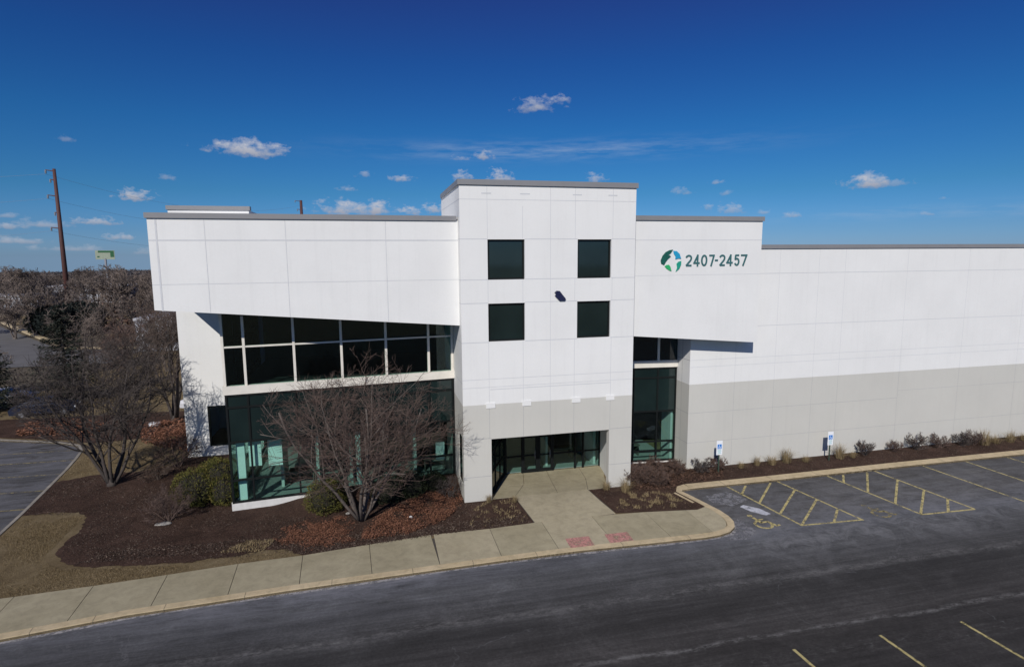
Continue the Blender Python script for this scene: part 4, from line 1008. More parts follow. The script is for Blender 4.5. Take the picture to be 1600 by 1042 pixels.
mm = MB(); NX, NY = 40, 9
for i in range(NX+1):
    for j in range(NY+1):
        s_ = 1.6+i*(Lg-1.65)/NX; dd_ = -0.07-2.3*j/NY; q = gp(s_, dd_)
        hgt = 0.46*min(1, (s_-1.6)/3.5)*(0.5+0.5*math.cos(PI*j/NY))+0.05*mnoise.noise(Vector((q[0]*1.7, q[1]*1.7, 0)))*(1-j/NY); mm.v.append((q[0], q[1], -0.03+hgt*(1 if i < NX else 1)))
for i in range(NX):
    for j in range(NY): mm.f.append((i*(NY+1)+j, i*(NY+1)+j+1, (i+1)*(NY+1)+j+1, (i+1)*(NY+1)+j)); mm.m.append(0)
struct(mm, 'mulch_mound', M['mulch'], 'mulch heaped against the foot of the glass')
# loose surface cover: mulch chips, litter, lawn blades ------------------------
def inside(poly, x, y):
    c = False; n_ = len(poly); j = n_-1
    for i in range(n_):
        xi, yi = poly[i]; xj, yj = poly[j]
        if (yi > y) != (yj > y) and x < (xj-xi)*(y-yi)/(yj-yi)+xi: c = not c
        j = i
    return c
def scatter(name, poly, n, mat, size, z, label, cat, seed, lift=0.02, dens=None, upr=False):
    rng = random.Random(seed); mb = MB(); xs_ = [p[0] for p in poly]; ys_ = [p[1] for p in poly]; k_ = 0; tries = 0
    while k_ < n and tries < n*8:
        tries += 1; x = rng.uniform(min(xs_), max(xs_)); y = rng.uniform(min(ys_), max(ys_))
        if not inside(poly, x, y): continue
        if dens and rng.random() > dens(x, y): continue
        k_ += 1; p = Vector((x, y, z+rng.uniform(0, lift)))
        if upr:
            h_ = size*rng.uniform(0.5, 1.3); a = rng.uniform(0, 2*PI); w = Vector((math.cos(a), math.sin(a), 0))*0.012; t_ = p+Vector((rng.gauss(0, h_*.5), rng.gauss(0, h_*.5), h_))
            mb.face([p-w, p+w, t_])
        else: leaf(mb, p, size*rng.uniform(0.5, 1.5), rng, 0.75)
    o = mb.build(name, mat); tag(o, label, cat, kind='stuff'); return o
nz = lambda s_, o_: (lambda x, y: max(0.05, min(1, 0.5+1.3*mnoise.noise(Vector((x*s_, y*s_, o_))))))
bedLn = [p for p in bedL if p[0] < 1.45 or True]
scatter('mulch_chips', [(-22, 4.1), (-18.2, 3), (-18.1, -0.7), (-14.7, -2.6), (-7.6, -3.5), (2.8, -3.0), (2.6, 0), (0, -0.1), (0, 2.8), (-11.5, 1.8), (-11.7, 9), (-16.4, 11), (-17, 9.7), (-22.5, 8.5)], 26000, M['chips'], 0.030, -0.016, 'bark chips covering the left bed', 'mulch', 1, dens=nz(0.5, 2.0))
scatter('mulch_chips', [(7.2, -3.0), (11.2, -3.6), (11.5, -1.2), (12.4, -0.55), (42, -0.9), (42, 1.4), (13.7, 1.4), (9.4, 1.4), (9.4, -0.1), (7.0, -0.1)], 9000, M['chips'], 0.030, -0.014, 'bark chips covering the bed along the wall', 'mulch', 2)
scatter('leaf_litter', [(-9.3, -1.6), (-8.6, -0.2), (-7.2, 0.1), (-6.0, -0.3), (-5.2, -1.6), (-5.5, -3.1), (-7.4, -3.5), (-8.6, -2.7)], 6500, M['litter'], 0.032, -0.01, 'red-brown fallen litter left of the tree', 'leaf litter', 3, 0.12, lambda x, y: max(0.02, min(1, 1.3-1.2*math.hypot((x+7.2)/1.7, (y+1.7)/1.35)+1.1*mnoise.noise(Vector((x*1.6, y*1.6, 3))))))
scatter('leaf_litter', [(-5.2, -2.9), (-5.0, -1.4), (-3.6, 0.2), (-0.6, 2.4), (-0.05, 2.0), (-0.1, -0.3), (-1.2, -1.8), (-3.2, -2.9)], 13000, M['litter'], 0.034, -0.01, 'red-brown fallen litter between the tree and the tower', 'leaf litter', 4, 0.20, nz(1.3, 3))
scatter('leaf_litter', [(-30, 19.6), (-27.5, 18.7), (-24.5, 17.6), (-24.3, 20.5), (-28, 22.5), (-30.5, 22)], 5000, M['litter'], 0.10, -0.01, 'red-brown low plants beyond the left lot', 'ground cover', 5, 0.45, nz(0.5, 3))
scatter('leaf_litter', [(-20.5, 15.5), (-16.6, 12.3), (-16.5, 17), (-19, 21), (-22, 20)], 6000, M['litter'], 0.08, -0.01, 'red-brown low plants behind the white corner block', 'ground cover', 6, 0.3, nz(0.5, 9))
straw_dots = [(-0.2, -3.0), (2.7, -3.0), (2.5, -0.2), (0.3, -0.4)]
scatter('dry_perennials', straw_dots, 550, M['straw'], 0.10, -0.01, 'tan dry plant stubs in the small bed left of the walk', 'dry plants', 7, 0.05, lambda x, y: 1.0 if mnoise.noise(Vector((x*2.4, y*2.4, 5))) > 0.12 else 0.03, True)
scatter('dry_perennials', [(7.2, -2.9), (11.1, -3.4), (11.2, -1.4), (8.5, -1.0)], 1100, M['straw'], 0.11, -0.01, 'tan dry plant stubs in the small bed right of the walk', 'dry plants', 8, 0.05, lambda x, y: 1.0 if mnoise.noise(Vector((x*2.2, y*2.2, 8))) > 0.10 else 0.03, True)
scatter('lawn_grass', [(-21.5, 3.5), (-18.8, 3.2), (-18.6, -1.2), (-17.3, -2.4), (-12, -3.3), (-8.6, -3.0), (-7.8, -3.6), (-12.7, -3.95), (-18.5, -4.25), (-22, -4.4), (-21.6, 0)], 36000, M['lawnblade'], 0.035, -0.035, 'short tan dormant grass of the front lawn', 'grass', 9, 0.0, nz(0.4, 4), True)
scatter('lawn_grass', [(-22.7, 9.2), (-17.2, 9.8), (-16.6, 12), (-17, 16), (-23.2, 15.6)], 14000, M['lawnblade'], 0.045, -0.035, 'short tan dormant grass behind the left tree', 'grass', 10, 0.0, None, True)
scatter('dry_perennials', [(-9.4, -2.9), (-9.0, -1.9), (-10.3, -1.7), (-11.2, -2.6)], 900, M['straw'], 0.08, -0.01, 'tan tufts at the edge of the left bed', 'dry plants', 12, 0.03, None, True)
scatter('brown_ground_cover', [(12.3, -0.5), (15, -0.4), (16, 1.2), (12.5, 1.3), (9.5, 1.3), (9.5, -1.0), (11.2, -1.2)], 4200, M['brownleaf'], 0.045, 0.0, 'brown leaf cover under the shrubs right of the tower', 'ground cover', 13, 0.12, None)

scatter('mulch_chips', [(-17, -2.1), (-9, -2.6), (-7.6, -3.6), (2.8, -3.05), (2.7, -2.2), (-5, -2.3), (-9, -1.6), (-16, -1.2)], 6000, M['chips'], 0.04, -0.012, 'paler loose chips along the front of the left bed', 'mulch', 21, 0.03)
# stones
def stone(loc, r, seed, label, name='stone', mat=None):
    rng = random.Random(seed); mb = MB(); K, N = 6, 10
    for i in range(K+1):
        for j in range(N):
            th = PI*i/K; ph = 2*PI*j/N; k_ = rng.uniform(0.85, 1.1)
            mb.v.append((r[0]*k_*math.sin(th)*math.cos(ph), r[1]*k_*math.sin(th)*math.sin(ph), r[2]*k_*math.cos(th)))
    for i in range(K):
        for j in range(N): mb.f.append((i*N+j, i*N+(j+1) % N, (i+1)*N+(j+1) % N, (i+1)*N+j)); mb.m.append(0)
    o = mb.build(name, mat or M['stone'], None, True); o.location = loc; tag(o, label, 'stone'); return o
stone((-14.6, 1.2, 0.0), (0.42, 0.2, 0.07), 1, 'flat pale stone in front of the small bare bush')
stone((-2.85, -1.1, 0.03), (0.09, 0.07, 0.06), 2, 'small white stone on the red litter right of the tree', mat=M['signwhite'])
stone((-5.9, 0.1, 0.03), (0.12, 0.09, 0.06), 3, 'small pale stone beside the round evergreen shrub')
ul = MB(); ul.prism([(-0.34, -0.3), (0.34, -0.3), (0.42, 0), (0.3, 0.3), (-0.3, 0.3), (-0.42, 0)], 0, 0.16); ul.prism([(-0.25, -0.22), (0.25, -0.22), (0.25, 0.22), (-0.25, 0.22)], 0.16, 0.2)
o = ul.build('access_box', M['signwhite']); o.location = (-21.1, 20.1, 0); tag(o, 'small white access box lying on the bed behind the left lawn', 'access box')

# ------------------------------------------------------------------ signs
for (x, y, zt, lb) in ((15.17, 0.42, 1.98, 'blue and white accessible parking sign on green post, nearest the tower'), (23.05, 0.62, 1.85, 'blue and white accessible parking sign on green post, farther right along the wall')):
    s0 = empty('parking_sign', (x, y, 0), -0.05, lb, 'sign', 'accessible parking signs')
    mb = MB(); mb.box(-0.035, 0.035, -0.02, 0.02, -0.1, zt-0.1); mb.build('post', M['postgreen'], s0)
    pm = MB(); pm.prism([(-0.19, -0.035), (0.19, -0.035), (0.19, -0.022), (-0.19, -0.022)], zt-0.86, zt); pn = pm.build('sign_panel', M['signwhite'], s0)
    sy = MB(); c = zt-0.36; yy = -0.039
    sy.face([(-0.13, yy, c-0.14), (0.13, yy, c-0.14), (0.13, yy, c+0.14), (-0.13, yy, c+0.14)]); sy.build('symbol_field', M['signblue'], pn)
    sy = MB(); wheelchair(sy, 0, 0, 1, 0, up=lambda u, v: (u*0.19, -0.043, c-0.01+v*0.19)); sy.build('wheelchair_symbol', M['signwhite'], pn)
    sy = MB()
    for i, (w0, zz_) in enumerate(((0.11, 0.56), (0.13, 0.63), (0.08, 0.70), (0.12, 0.76))): sy.face([(-w0, yy, zt-zz_-0.02), (w0, yy, zt-zz_-0.02), (w0, yy, zt-zz_+0.015), (-w0, yy, zt-zz_+0.015)])
    sy.build('text_lines', M['signteal'], pn)
# ------------------------------------------------------------------ poles, wires, billboard
def steel_pole(loc, H, r0, r1, lean, label, arms, grp):
    o = empty('transmission_pole', loc, 0, label, 'utility pole', grp); mb = MB()
    mb.tube([(0, 0, -0.3), (lean*0.5, 0, H*0.5), (lean, 0, H)], [r0, (r0+r1)/2, r1], 12); mb.build('shaft', M['rust'], o, True)
    for (h, l) in arms:
        a = MB(); x0 = lean*h/H; a.tube([(x0, 0, h), (x0-l, 0, h+0.25)], [0.14, 0.09], 6)
        ar = a.build('arm', M['rust'], o)
        b = MB(); b.tube([(x0-l, 0, h+0.2), (x0-l, 0, h-0.5)], [0.16, 0.10], 6)
        for q in range(5): b.tube([(x0-l, 0, h+0.1-q*0.13), (x0-l, 0, h+0.06-q*0.13)], 0.2, 8)
        b.build('insulator', M['steel'], ar)
    return o
steel_pole((-69.4, 117.6, -0.2), 31.9, 0.58, 0.30, 0.0, 'tall rust brown steel transmission pole left of the building', [(31.4, 1.6), (29.5, 0.9), (26.2, 1.7), (22.6, 0.7), (19.4, 1.7)], None)
steel_pole((-30.9, 219.7, -0.2), 35.2, 0.95, 0.5, 0.0, 'distant rust brown pole peeking over the roof', [(34.8, 2.2), (31.5, 1.5)], None)
def wire(a, b, sag, label, r=0.018):
    mb = MB(); pts = []
    for i in range(25):
        t_ = i/24; p = Vector(a).lerp(Vector(b), t_); p.z -= sag*4*t_*(1-t_); pts.append(p)
    mb.tube(pts, r, 4); tag(mb.build('power_line', M['steel']), label, 'power line', 'power lines strung to the tall pole')
for (h, l, nm) in ((31.0, 1.6, 'topmost'), (25.9, 1.7, 'second'), (19.1, 1.7, 'lowest')):
    wire((-69.4-l, 117.6, h-0.4), (-31, 219.7, h+2.0), 4.5, nm+' power line from the tall pole towards the distant pole')
    wire((-69.4-l, 117.6, h-0.4), (-190, 60, h-2), 5, nm+' power line running from the tall pole out of the photo')
bb = empty('billboard', (-92.0, 196.0, -0.2), 0.25, 'distant green and pale billboard above the tree line', 'billboard')
mb = MB(); mb.tube([(0, 0, 0), (0, 0, 13)], 0.35, 8); mb.build('post', M['steel'], bb)
mb = MB(); mb.box(-2.7, 2.7, -0.2, 0.2, 12.6, 15.6); pn = mb.build('panel', M['board_w'], bb)
mb = MB(); mb.box(-1.9, 2.5, -0.25, -0.21, 14.9, 15.5); mb.box(1.5, 2.5, -0.25, -0.21, 13.4, 14.9); mb.box(-2.2, -1.6, -0.25, -0.21, 13.3, 13.7); mb.build('artwork', M['board_g'], pn)

# ------------------------------------------------------------------ far buildings, cars
def far_building(name, x0, x1, y0, y1, h, label, wm, nw=0, rot=0, dz=1.2):
    o = empty(name, ((x0+x1)/2, (y0+y1)/2, -0.2), rot, label, 'building'); hx = (x1-x0)/2; hy = (y1-y0)/2
    mb = MB(); mb.box(-hx, hx, -hy, hy, 0, h); mb.build('wall', wm, o)
    mb = MB(); mb.box(-hx-0.15, hx+0.15, -hy-0.15, hy+0.15, h+0.003, h+0.35); mb.build('roof', M['shedroof'], o)
    for i in range(nw):
        xx = -hx+(i+0.5)*2*hx/nw; f = MB(); f.box(xx-0.9, xx+0.9, -hy-0.05, -hy-0.002, dz, dz+1.3); w_ = f.build('window', M['frame'], o)
        q_ = MB(); q_.box(xx-0.8, xx+0.8, -hy-0.07, -hy-0.052, dz+0.1, dz+1.2); q_.build('pane', M['dglass'], w_)
    return o
far_building('low_building', -36.5, -18, 61, 72, 4.4, 'bright white low building seen through the upright bare tree', M['shed'], 5)
far_building('warehouse', -112, -92, 150, 164, 3.0, 'pale grey flat building far left behind the bare trees', M['shed'], 4, 0.1)
far_building('warehouse', -98, -76, 168, 182, 4.6, 'pale long shed behind the tree belt, left of the pole', M['shed'], 0, -0.12)
far_building('warehouse', -72, -58, 225, 240, 5.0, 'pale grey shed far behind the dark evergreen clump', M['shed'], 0, 0)
far_building('warehouse', -46, -30, 260, 275, 5.5, 'blue-grey distant roof below the skyline beside the white fascia', simple('bluegrey_wall', (0.22, 0.24, 0.28), 0.8), 0, 0)
def car(loc, rz, mat, label, name='parked_car'):
    o = empty(name, loc, rz, label, 'car', 'cars parked behind the trees')
    prof = [(-2.2, 0.35), (-2.25, 0.75), (-2.05, 0.95), (-1.6, 1.0), (-1.05, 1.42), (0.55, 1.46), (1.2, 1.02), (2.0, 0.88), (2.25, 0.65), (2.22, 0.35)]
    mb = MB(); n_ = len(prof); W = 0.88
    def row(y, tuck): return [(x, y*(1-tuck*(0.14 if z > 1.1 else 0.0)), z) for x, z in prof]
    L_ = row(-W, 1); R_ = row(W, 1)
    mb.face(L_); mb.face(list(reversed(R_)))
    for i in range(n_): j = (i+1) % n_; mb.face([L_[i], R_[i], R_[j], L_[j]])
    mb.build('body', mat, o)
    g_ = MB()
    for sgn in (-1, 1): yv = sgn*0.872; yt = sgn*0.775; g_.face([(-1.35, yv, 1.03), (1.0, yv, 1.03), (0.5, yt, 1.38), (-0.98, yt, 1.36)])
    g_.face([(1.17, -0.7, 1.06), (1.17, 0.7, 1.06), (0.62, 0.66, 1.44), (0.62, -0.66, 1.44)]); g_.face([(-1.56, -0.7, 1.05), (-1.56, 0.7, 1.05), (-1.10, 0.66, 1.41), (-1.10, -0.66, 1.41)])
    g_.build('window', M['dglass'], o)
    for wx in (-1.4, 1.4):
        for sgn in (-1, 1):
            w = MB(); w.tube([(wx, sgn*0.70, 0.33), (wx, sgn*0.90, 0.33)], 0.33, 16); wo = w.build('wheel', M['tyre'], o)
            w = MB(); w.tube([(wx, sgn*0.90, 0.33), (wx, sgn*0.915, 0.33)], 0.2, 12); w.build('rim', M['rim'], wo)
    for sgn in (-1, 1):
        w = MB(); w.box(2.2, 2.27, sgn*0.65-0.16, sgn*0.65+0.16, 0.62, 0.76); w.build('headlight', M['signwhite'], o)
    return o
car((-31.2, 26.2, -0.12), 0.15, M['car_blue'], 'dark blue car parked behind the left lot')
car((-18.9, 26.0, -0.12), 1.2, M['car_white'], 'white car half hidden behind the white corner block')
car((-36.8, 31.0, -0.12), 0.2, M['car_white'], 'white car parked beside the spruce')

# ------------------------------------------------------------------ far tree belt
protos = []
for i, (hgt, rr_, st) in enumerate([(9.0, 4.0, 1), (8.2, 4.4, 3), (10.0, 4.2, 2), (7.2, 3.6, 3)]):
    en = ell(0, 0, hgt*0.58, rr_, rr_, hgt*0.46, 1.0)
    w, t_ = grow_tree(200+i, st, hgt, en, kids=(9, 6, 5, 4) if st == 1 else (6, 5, 5, 3), r0=0.17, rmin=0.035, tilt=(0.15, 0.5), up=0.06, L0=0.85 if st == 1 else 0.65, sides=(5, 4, 3, 3, 3))
    protos.append((w, t_))
rng = random.Random(77)
belt = []
def ray(px, dist):     # plan position along a bearing, used only to lay the belt out as an arc
    a = px; return (-4.24+dist*math.sin(a), -28.86+dist*math.cos(a))
N1 = 46
first = []
for i in range(N1):
    b = math.radians(-29.5 + 19.5*(i+rng.uniform(-0.3, 0.3))/N1*1.0)
    dist = rng.choice([150, 158, 168, 180, 196, 215, 240]) if b > math.radians(-21.5) else rng.choice([186, 196, 205, 215, 240])
    belt.append((b, dist))
adj = ['brown', 'grey-brown', 'pale brown', 'dark brown']
for i, (b, dist) in enumerate(belt):
    x, y = ray(b, dist); ki = i % 4
    hgt = [9.0, 8.2, 10.0, 7.2][ki]
    want = (12.8 - (13+rng.uniform(-7, 18))/909*dist)
    sc = max(0.7, min(1.4, want/hgt))
    lb = 'distant bare tree in the brown belt along the skyline at the left'
    if i < 4:
        o = empty('distant_tree', (x, y, -0.2), rng.uniform(0, 6.28), lb, 'tree', 'bare trees in the distant belt')
        protos[ki][0].build('trunk', M['bark'], o); protos[ki][1].build('crown', M['far_twig'], o); o.scale = (sc, sc, sc); first.append(o)
    else: copy_tree(first[ki], (x, y, -0.2), rng.uniform(0, 6.28), sc)
for i in range(44):
    b = math.radians(-30 + 21*(i+rng.uniform(-0.4, 0.4))/44); dist = rng.uniform(255, 330); x, y = ray(b, dist)
    copy_tree(first[(i*3) % 4], (x, y, -0.2), rng.uniform(0, 6.28), (12.8-(12+rng.uniform(0, 8))/909*dist)/[9.0, 8.2, 10.0, 7.2][(i*3) % 4])
# nearer brown trees between road and belt
for i, (b, dist, sc) in enumerate([(-27.4, 124, 0.95), (-26.2, 128, 1.05), (-19.5, 112, 0.9), (-17.6, 118, 0.85), (-16.0, 104, 0.8), (-14.3, 112, 0.85), (-20.8, 132, 1.0), (-18.2, 98, 0.6), (-28.9, 135, 1.05), (-25.1, 131, 1.12), (-23.9, 128, 1.05), (-22.6, 140, 1.1)]):
    x, y = ray(math.radians(b), dist); copy_tree(first[(i+1) % 4], (x, y, -0.2), i*0.9, sc, 'nearer bare tree standing before the distant brown belt')
for o in list(COL.objects):
    if o.get('label') == 'nearer bare tree standing before the distant brown belt': o['group'] = 'bare trees before the distant belt'
# dark evergreen clump
for i, (b, dist, r_) in enumerate([(-24.9, 122, 2.8), (-23.9, 125, 3.0), (-22.9, 122, 2.7), (-25.8, 130, 2.3)]):
    x, y = ray(math.radians(b), dist)
    leaf_shrub('evergreen_tree', (x, y, -0.2), [(0, 0, 2.2*r_/2.6, r_, r_, 2.3*r_/2.6), (r_*0.4, 0, 3.4*r_/2.6, r_*0.7, r_*0.7, 1.9)], 2600, M['farever'], 0.28,
               ['dark evergreen at the left of the clump below the tall pole', 'largest dark evergreen in the clump below the tall pole', 'dark evergreen at the right of the clump below the tall pole', 'small dark evergreen outside the clump, to its left'][i], 300+i, cat='evergreen')
# hedge-like brown understory and far wood
us = MB(); r_ = random.Random(8)
for i in range(9000):
    b = math.radians(r_.uniform(-32, -8)); dist = r_.uniform(100, 126) if r_.random() < 0.35 else r_.uniform(140, 250)
    x, y = ray(b, dist)
    if b < math.radians(-22) and dist < 185: continue
    if 100 < dist < 126 and mnoise.noise(Vector((x*0.06, y*0.06, 3))) < 0.02: continue
    p = Vector((x, y, r_.uniform(0, 1.7+1.0*mnoise.noise(Vector((x*0.1, y*0.1, 0)))))); leaf(us, p, r_.uniform(0.25, 0.6), r_)
tag(us.build('understory', M['brownleaf']), 'low brown scrub below the distant bare trees', 'scrub', kind='stuff')
fw = MB()
for i in range(60000):
    b = math.radians(r_.uniform(-34, -6)) if i % 6 else math.radians(r_.uniform(-6, 60)); dist = 300+500*r_.random()**1.5 ; x, y = ray(b, dist)
    gz = -max(0, math.hypot(x, y)-330)*0.0165; top = 10.9-dist*0.0155-gz+1.8*mnoise.noise(Vector((x*0.02, y*0.02, 1)))+1.2*mnoise.noise(Vector((x*0.09, y*0.09, 4)))
    p = Vector((x, y, gz+top*(1-r_.random()**1.6))); leaf(fw, p, r_.uniform(0.35, 1.0), r_)
tag(fw.build('far_wood', leafmat('hazed_far_wood', [(0.075, 0.072, 0.080), (0.105, 0.098, 0.10), (0.14, 0.125, 0.118)])), 'hazy brown wood along the horizon', 'wood', kind='stuff')  # distance haze put into the leaf colours as pale bluish grey

# ------------------------------------------------------------------ LIGHT, SKY, CAMERA
AZ = math.radians(27); EL = math.radians(34.8)
sd_ = Vector((-math.sin(AZ)*math.cos(EL), -math.cos(AZ)*math.cos(EL), math.sin(EL)))
sl = bpy.data.lights.new('sun', 'SUN'); sl.energy = 3.6; sl.angle = math.radians(0.55); sl.color = (1.0, 0.955, 0.90)
so = bpy.data.objects.new('sun', sl); COL.objects.link(so); so.rotation_euler = (-sd_).to_track_quat('-Z', 'Y').to_euler(); so.location = (-30, -60, 50)

w = bpy.data.worlds.new('World'); scene.world = w; w.use_nodes = True
nt = w.node_tree; nd = nt.nodes; lk = nt.links.new; bg = nd['Background']
def wn(t_, **kw):
    x = nd.new(t_)
    for k_, v in kw.items(): setattr(x, k_, v)
    return x
def wm(op, a, b=0.0, clamp=False, tree=None):
    t2 = tree or nt; x = t2.nodes.new('ShaderNodeMath'); x.operation = op; x.use_clamp = clamp
    for i, v in enumerate((a, b)):
        if isinstance(v, bpy.types.NodeSocket): t2.links.new(v, x.inputs[i])
        else: x.inputs[i].default_value = v
    return x.outputs[0]
tc = wn('ShaderNodeTexCoord'); sx = wn('ShaderNodeSeparateXYZ'); lk(tc.outputs['Generated'], sx.inputs[0])
sky = wn('ShaderNodeTexSky', sky_type='NISHITA'); sky.sun_disc = False
sky.sun_elevation = EL; sky.sun_rotation = PI+AZ; sky.air_density = 1.0; sky.dust_density = 0.35; sky.ozone_density = 2.2; sky.altitude = 200
zc = wm('MAXIMUM', sx.outputs[2], 0.004)
cx_ = wn('ShaderNodeCombineXYZ'); lk(sx.outputs[0], cx_.inputs[0]); lk(sx.outputs[1], cx_.inputs[1]); lk(zc, cx_.inputs[2]); lk(cx_.outputs[0], sky.inputs[0])
az = wm('ARCTAN2', sx.outputs[0], sx.outputs[1]); el = wm('ARCSINE', sx.outputs[2])
# cloud noise in direction space
mp = wn('ShaderNodeMapping'); mp.inputs['Scale'].default_value = (1, 1, 1.7); lk(tc.outputs['Generated'], mp.inputs[0])
n1 = wn('ShaderNodeTexNoise'); n1.inputs['Scale'].default_value = 48; n1.inputs['Detail'].default_value = 7; n1.inputs['Roughness'].default_value = 0.62; lk(mp.outputs[0], n1.inputs[0])
n2 = wn('ShaderNodeTexNoise'); n2.inputs['Scale'].default_value = 95; n2.inputs['Detail'].default_value = 6; n2.inputs['Roughness'].default_value = 0.6; lk(mp.outputs[0], n2.inputs[0])
# node group for one cloud
ng = bpy.data.node_groups.new('cloud_puff', 'ShaderNodeTree')
for nm_ in ('az', 'el', 'noise', 'caz', 'cel', 'iw', 'ih', 'gain'): ng.interface.new_socket(nm_, in_out='INPUT', socket_type='NodeSocketFloat')
for nm_ in ('density', 'shade'): ng.interface.new_socket(nm_, in_out='OUTPUT', socket_type='NodeSocketFloat')
gi = ng.nodes.new('NodeGroupInput'); go_ = ng.nodes.new('NodeGroupOutput'); G_ = gi.outputs
f_ = lambda op, a, b=0.0, c=False: wm(op, a, b, c, ng)
du = f_('MULTIPLY', f_('SUBTRACT', G_['az'], G_['caz']), G_['iw']); dv = f_('MULTIPLY', f_('SUBTRACT', G_['el'], G_['cel']), G_['ih'])
neg = f_('MULTIPLY', f_('MINIMUM', dv, 0.0), 2.4); dv2 = f_('ADD', f_('MAXIMUM', dv, 0.0), neg)
rr2 = f_('SQRT', f_('ADD', f_('MULTIPLY', du, du), f_('MULTIPLY', dv2, dv2)))
den = f_('ADD', f_('SUBTRACT', 1.0, rr2), f_('MULTIPLY', f_('SUBTRACT', G_['noise'], 0.5), 3.4))
den = f_('MULTIPLY', f_('MULTIPLY', den, 1.05), G_['gain'], True); den = f_('MINIMUM', den, G_['gain'])
ng.links.new(den, go_.inputs['density'])
ng.links.new(f_('MULTIPLY', f_('ADD', f_('MULTIPLY', dv, 0.75), 0.62, True), den), go_.inputs['shade'])
CL = [(-0.1751, 0.1576, 0.0607, 0.0203, 1.0), (0.2756, 0.2367, 0.0399, 0.0171, 0.8), (0.3144, 0.2454, 0.0188, 0.0094, 0.6), (-0.3328, 0.0846, 0.0249, 0.0132, 0.9), (-0.0342, 0.0731, 0.0529, 0.0202, 1.0), (0.0135, 0.0736, 0.031, 0.0184, 1.0), (0.0633, 0.0709, 0.021, 0.0104, 0.9), (0.1056, 0.0742, 0.0213, 0.0135, 0.8), (0.1514, 0.1271, 0.0181, 0.0143, 0.75), (0.2122, 0.1261, 0.0236, 0.0174, 0.85), (0.3731, 0.1218, 0.0178, 0.0132, 0.6), (0.1838, 0.1607, 0.0234, 0.009, 0.7), (0.1498, 0.1576, 0.017, 0.006, 0.4), (0.0493, 0.1241, 0.0229, 0.0091, 0.7), (-0.0067, 0.1299, 0.0142, 0.008, 0.4), (-0.0368, 0.1063, 0.014, 0.006, 0.5), (0.7738, 0.0977, 0.0325, 0.016, 0.95), (0.8063, 0.0955, 0.0195, 0.0087, 0.35), (-0.4046, 0.156, 0.011, 0.0065, 0.3), (-0.2884, 0.1135, 0.013, 0.0063, 0.35), (0.512, 0.0975, 0.0198, 0.009, 0.45), (0.5652, 0.1112, 0.0115, 0.0049, 0.5), (0.5802, 0.0939, 0.0114, 0.0069, 0.35), (0.5521, 0.0731, 0.0087, 0.007, 0.5), (0.5879, 0.067, 0.0226, 0.0119, 0.5), (0.6762, 0.0563, 0.0158, 0.0067, 0.5), (0.8462, 0.0524, 0.0086, 0.0043, 0.45), (0.8625, 0.0729, 0.007, 0.0043, 0.3), (-0.3788, 0.0488, 0.0296, 0.0078, 0.7), (-0.3547, 0.0281, 0.026, 0.0071, 0.65), (-0.4413, 0.0437, 0.0408, 0.0083, 0.6), (-0.4674, 0.0406, 0.0219, 0.0073, 0.6), (-0.4628, 0.0219, 0.0396, 0.0066, 0.6), (-0.4103, 0.012, 0.0394, 0.006, 0.5), (-0.4724, 0.0542, 0.0139, 0.0048, 0.4), (-0.3218, 0.0074, 0.0207, 0.0073, 0.35), (0.6374, 0.0625, 0.0127, 0.0049, 0.4)]
D_ = None; S_ = None
for i, (ca, ce, cw, ch_, gn_) in enumerate(CL):
    gnode = wn('ShaderNodeGroup'); gnode.node_tree = ng
    lk(az, gnode.inputs['az']); lk(el, gnode.inputs['el']); lk((n1 if cw > 0.03 else n2).outputs['Fac'], gnode.inputs['noise'])
    for k_, v in (('caz', ca), ('cel', ce), ('iw', 1/cw), ('ih', 1/ch_), ('gain', gn_)): gnode.inputs[k_].default_value = v
    if D_ is None: D_, S_ = gnode.outputs[0], gnode.outputs[1]
    else: D_ = wm('MAXIMUM', D_, gnode.outputs[0]); S_ = wm('MAXIMUM', S_, gnode.outputs[1])
# thin cirrus streak and low haze streaks
mp2 = wn('ShaderNodeMapping'); mp2.inputs['Scale'].default_value = (3, 3, 26); lk(tc.outputs['Generated'], mp2.inputs[0])
n3 = wn('ShaderNodeTexNoise'); n3.inputs['Scale'].default_value = 4.5; n3.inputs['Detail'].default_value = 7; n3.inputs['Roughness'].default_value = 0.65; lk(mp2.outputs[0], n3.inputs[0])
def gauss(x, c, s_): 
    q = wm('DIVIDE', wm('SUBTRACT', x, c), s_); return wm('POWER', 2.718, wm('MULTIPLY', wm('MULTIPLY', q, q), -1.0))
ci = wm('MULTIPLY', gauss(el, 0.170, 0.014), gauss(az, 0.30, 0.26)); ci = wm('MULTIPLY', ci, wm('MULTIPLY', wm('SUBTRACT', n3.outputs['Fac'], 0.40, True), 1.3), True)
ci2 = wm('MULTIPLY', gauss(el, 0.055, 0.010), gauss(az, 0.95, 0.30)); ci2 = wm('MULTIPLY', ci2, wm('MULTIPLY', wm('SUBTRACT', n3.outputs['Fac'], 0.42, True), 0.9), True)
ci = wm('MAXIMUM', ci, ci2)
hs = wn('ShaderNodeHueSaturation'); hs.inputs['Saturation'].default_value = 1.25; hs.inputs['Value'].default_value = 0.8; lk(sky.outputs[0], hs.inputs['Color'])
tn = wn('ShaderNodeMix', data_type='RGBA', blend_type='MULTIPLY'); tn.inputs[0].default_value = 1; tn.inputs[7].default_value = (0.85*1.3, 1.3, 1.05*1.3, 1); lk(hs.outputs[0], tn.inputs[6])
K = 1.0/0.10
cc = wn('ShaderNodeMix', data_type='RGBA'); lk(wm('DIVIDE', S_, wm('MAXIMUM', D_, 0.02)), cc.inputs[0])
cc.inputs[6].default_value = (0.17*K, 0.205*K, 0.30*K, 1); cc.inputs[7].default_value = (0.50*K, 0.52*K, 0.59*K, 1)
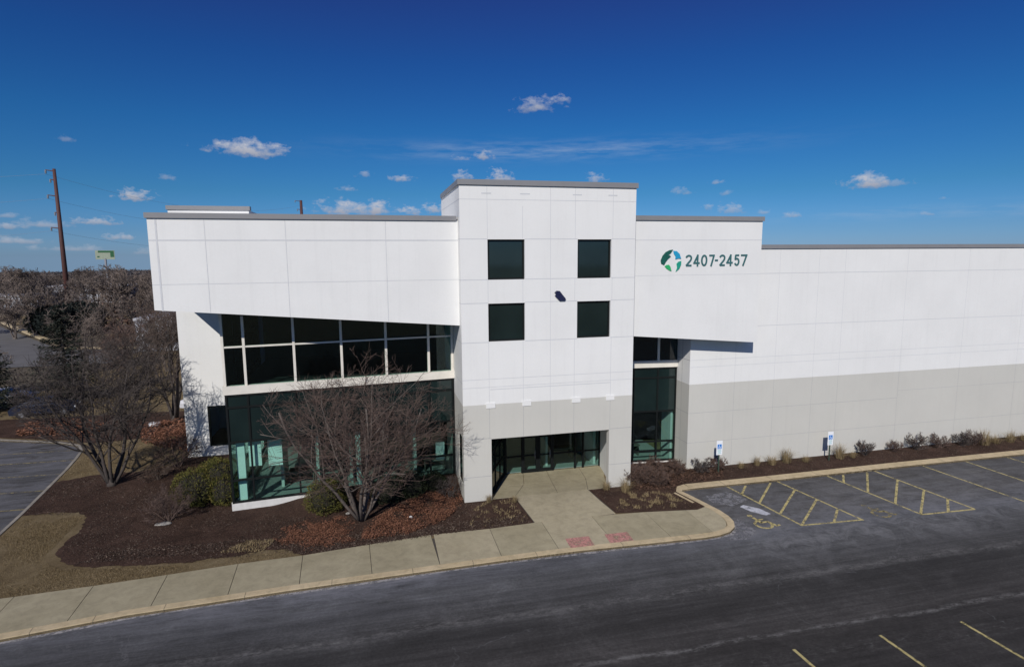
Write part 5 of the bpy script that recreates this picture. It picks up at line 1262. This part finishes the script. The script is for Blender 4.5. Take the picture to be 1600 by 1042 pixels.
er = wn('ShaderNodeValToRGB'); lk(wm('DIVIDE', el, 0.5, True), er.inputs[0]); crm = er.color_ramp
while len(crm.elements) < 6: crm.elements.new(0.5)
for e_, (q_, c_) in zip(crm.elements, [(0.0, (0.29, 0.42, 0.90)), (0.08, (0.22, 0.362, 0.71)), (0.2, (0.158, 0.350, 0.565)), (0.4, (0.130, 0.342, 0.56)), (0.6, (0.14, 0.285, 0.53)), (0.78, (0.22, 0.23, 0.48))]): e_.position = q_; e_.color = (*c_, 1)
tm = wn('ShaderNodeMix', data_type='RGBA', blend_type='MULTIPLY'); tm.inputs[0].default_value = 1; lk(tn.outputs[2], tm.inputs[6]); lk(er.outputs[0], tm.inputs[7])
m1 = wn('ShaderNodeMix', data_type='RGBA'); lk(ci, m1.inputs[0]); lk(tm.outputs[2], m1.inputs[6]); m1.inputs[7].default_value = (0.42*K, 0.50*K, 0.62*K, 1)
m2 = wn('ShaderNodeMix', data_type='RGBA'); lk(D_, m2.inputs[0]); lk(m1.outputs[2], m2.inputs[6]); lk(cc.outputs[2], m2.inputs[7])
lk(m2.outputs[2], bg.inputs['Color']); bg.inputs['Strength'].default_value = 0.10

yaw, pitch, roll, foc = 0.23297, 0.13311, -0.0067930, 909.288
cyw, syw, cp, sp_ = math.cos(yaw), math.sin(yaw), math.cos(pitch), math.sin(pitch)
Fv = Vector((syw*cp, cyw*cp, -sp_)); Rv = Vector((cyw, -syw, 0)); Uv = Rv.cross(Fv)
R2 = Rv*math.cos(roll)+Uv*math.sin(roll); U2 = -Rv*math.sin(roll)+Uv*math.cos(roll)
cam = bpy.data.cameras.new('camera'); co = bpy.data.objects.new('camera', cam); COL.objects.link(co)
mat3 = Matrix((R2, U2, -Fv)).transposed(); co.matrix_world = Matrix.Translation((-4.2352, -28.8593, 12.8)) @ mat3.to_4x4()
cam.sensor_width = 36; cam.sensor_fit = 'HORIZONTAL'; cam.lens = foc/1600*36; cam.clip_end = 6000; cam.clip_start = 0.1
scene.camera = co
scene.render.engine = 'CYCLES'
scene.cycles.max_bounces = 8; scene.cycles.transparent_max_bounces = 16; scene.cycles.transmission_bounces = 6
scene.view_settings.view_transform = 'Standard'; scene.view_settings.look = 'None'; scene.view_settings.exposure = 0; scene.view_settings.gamma = 1
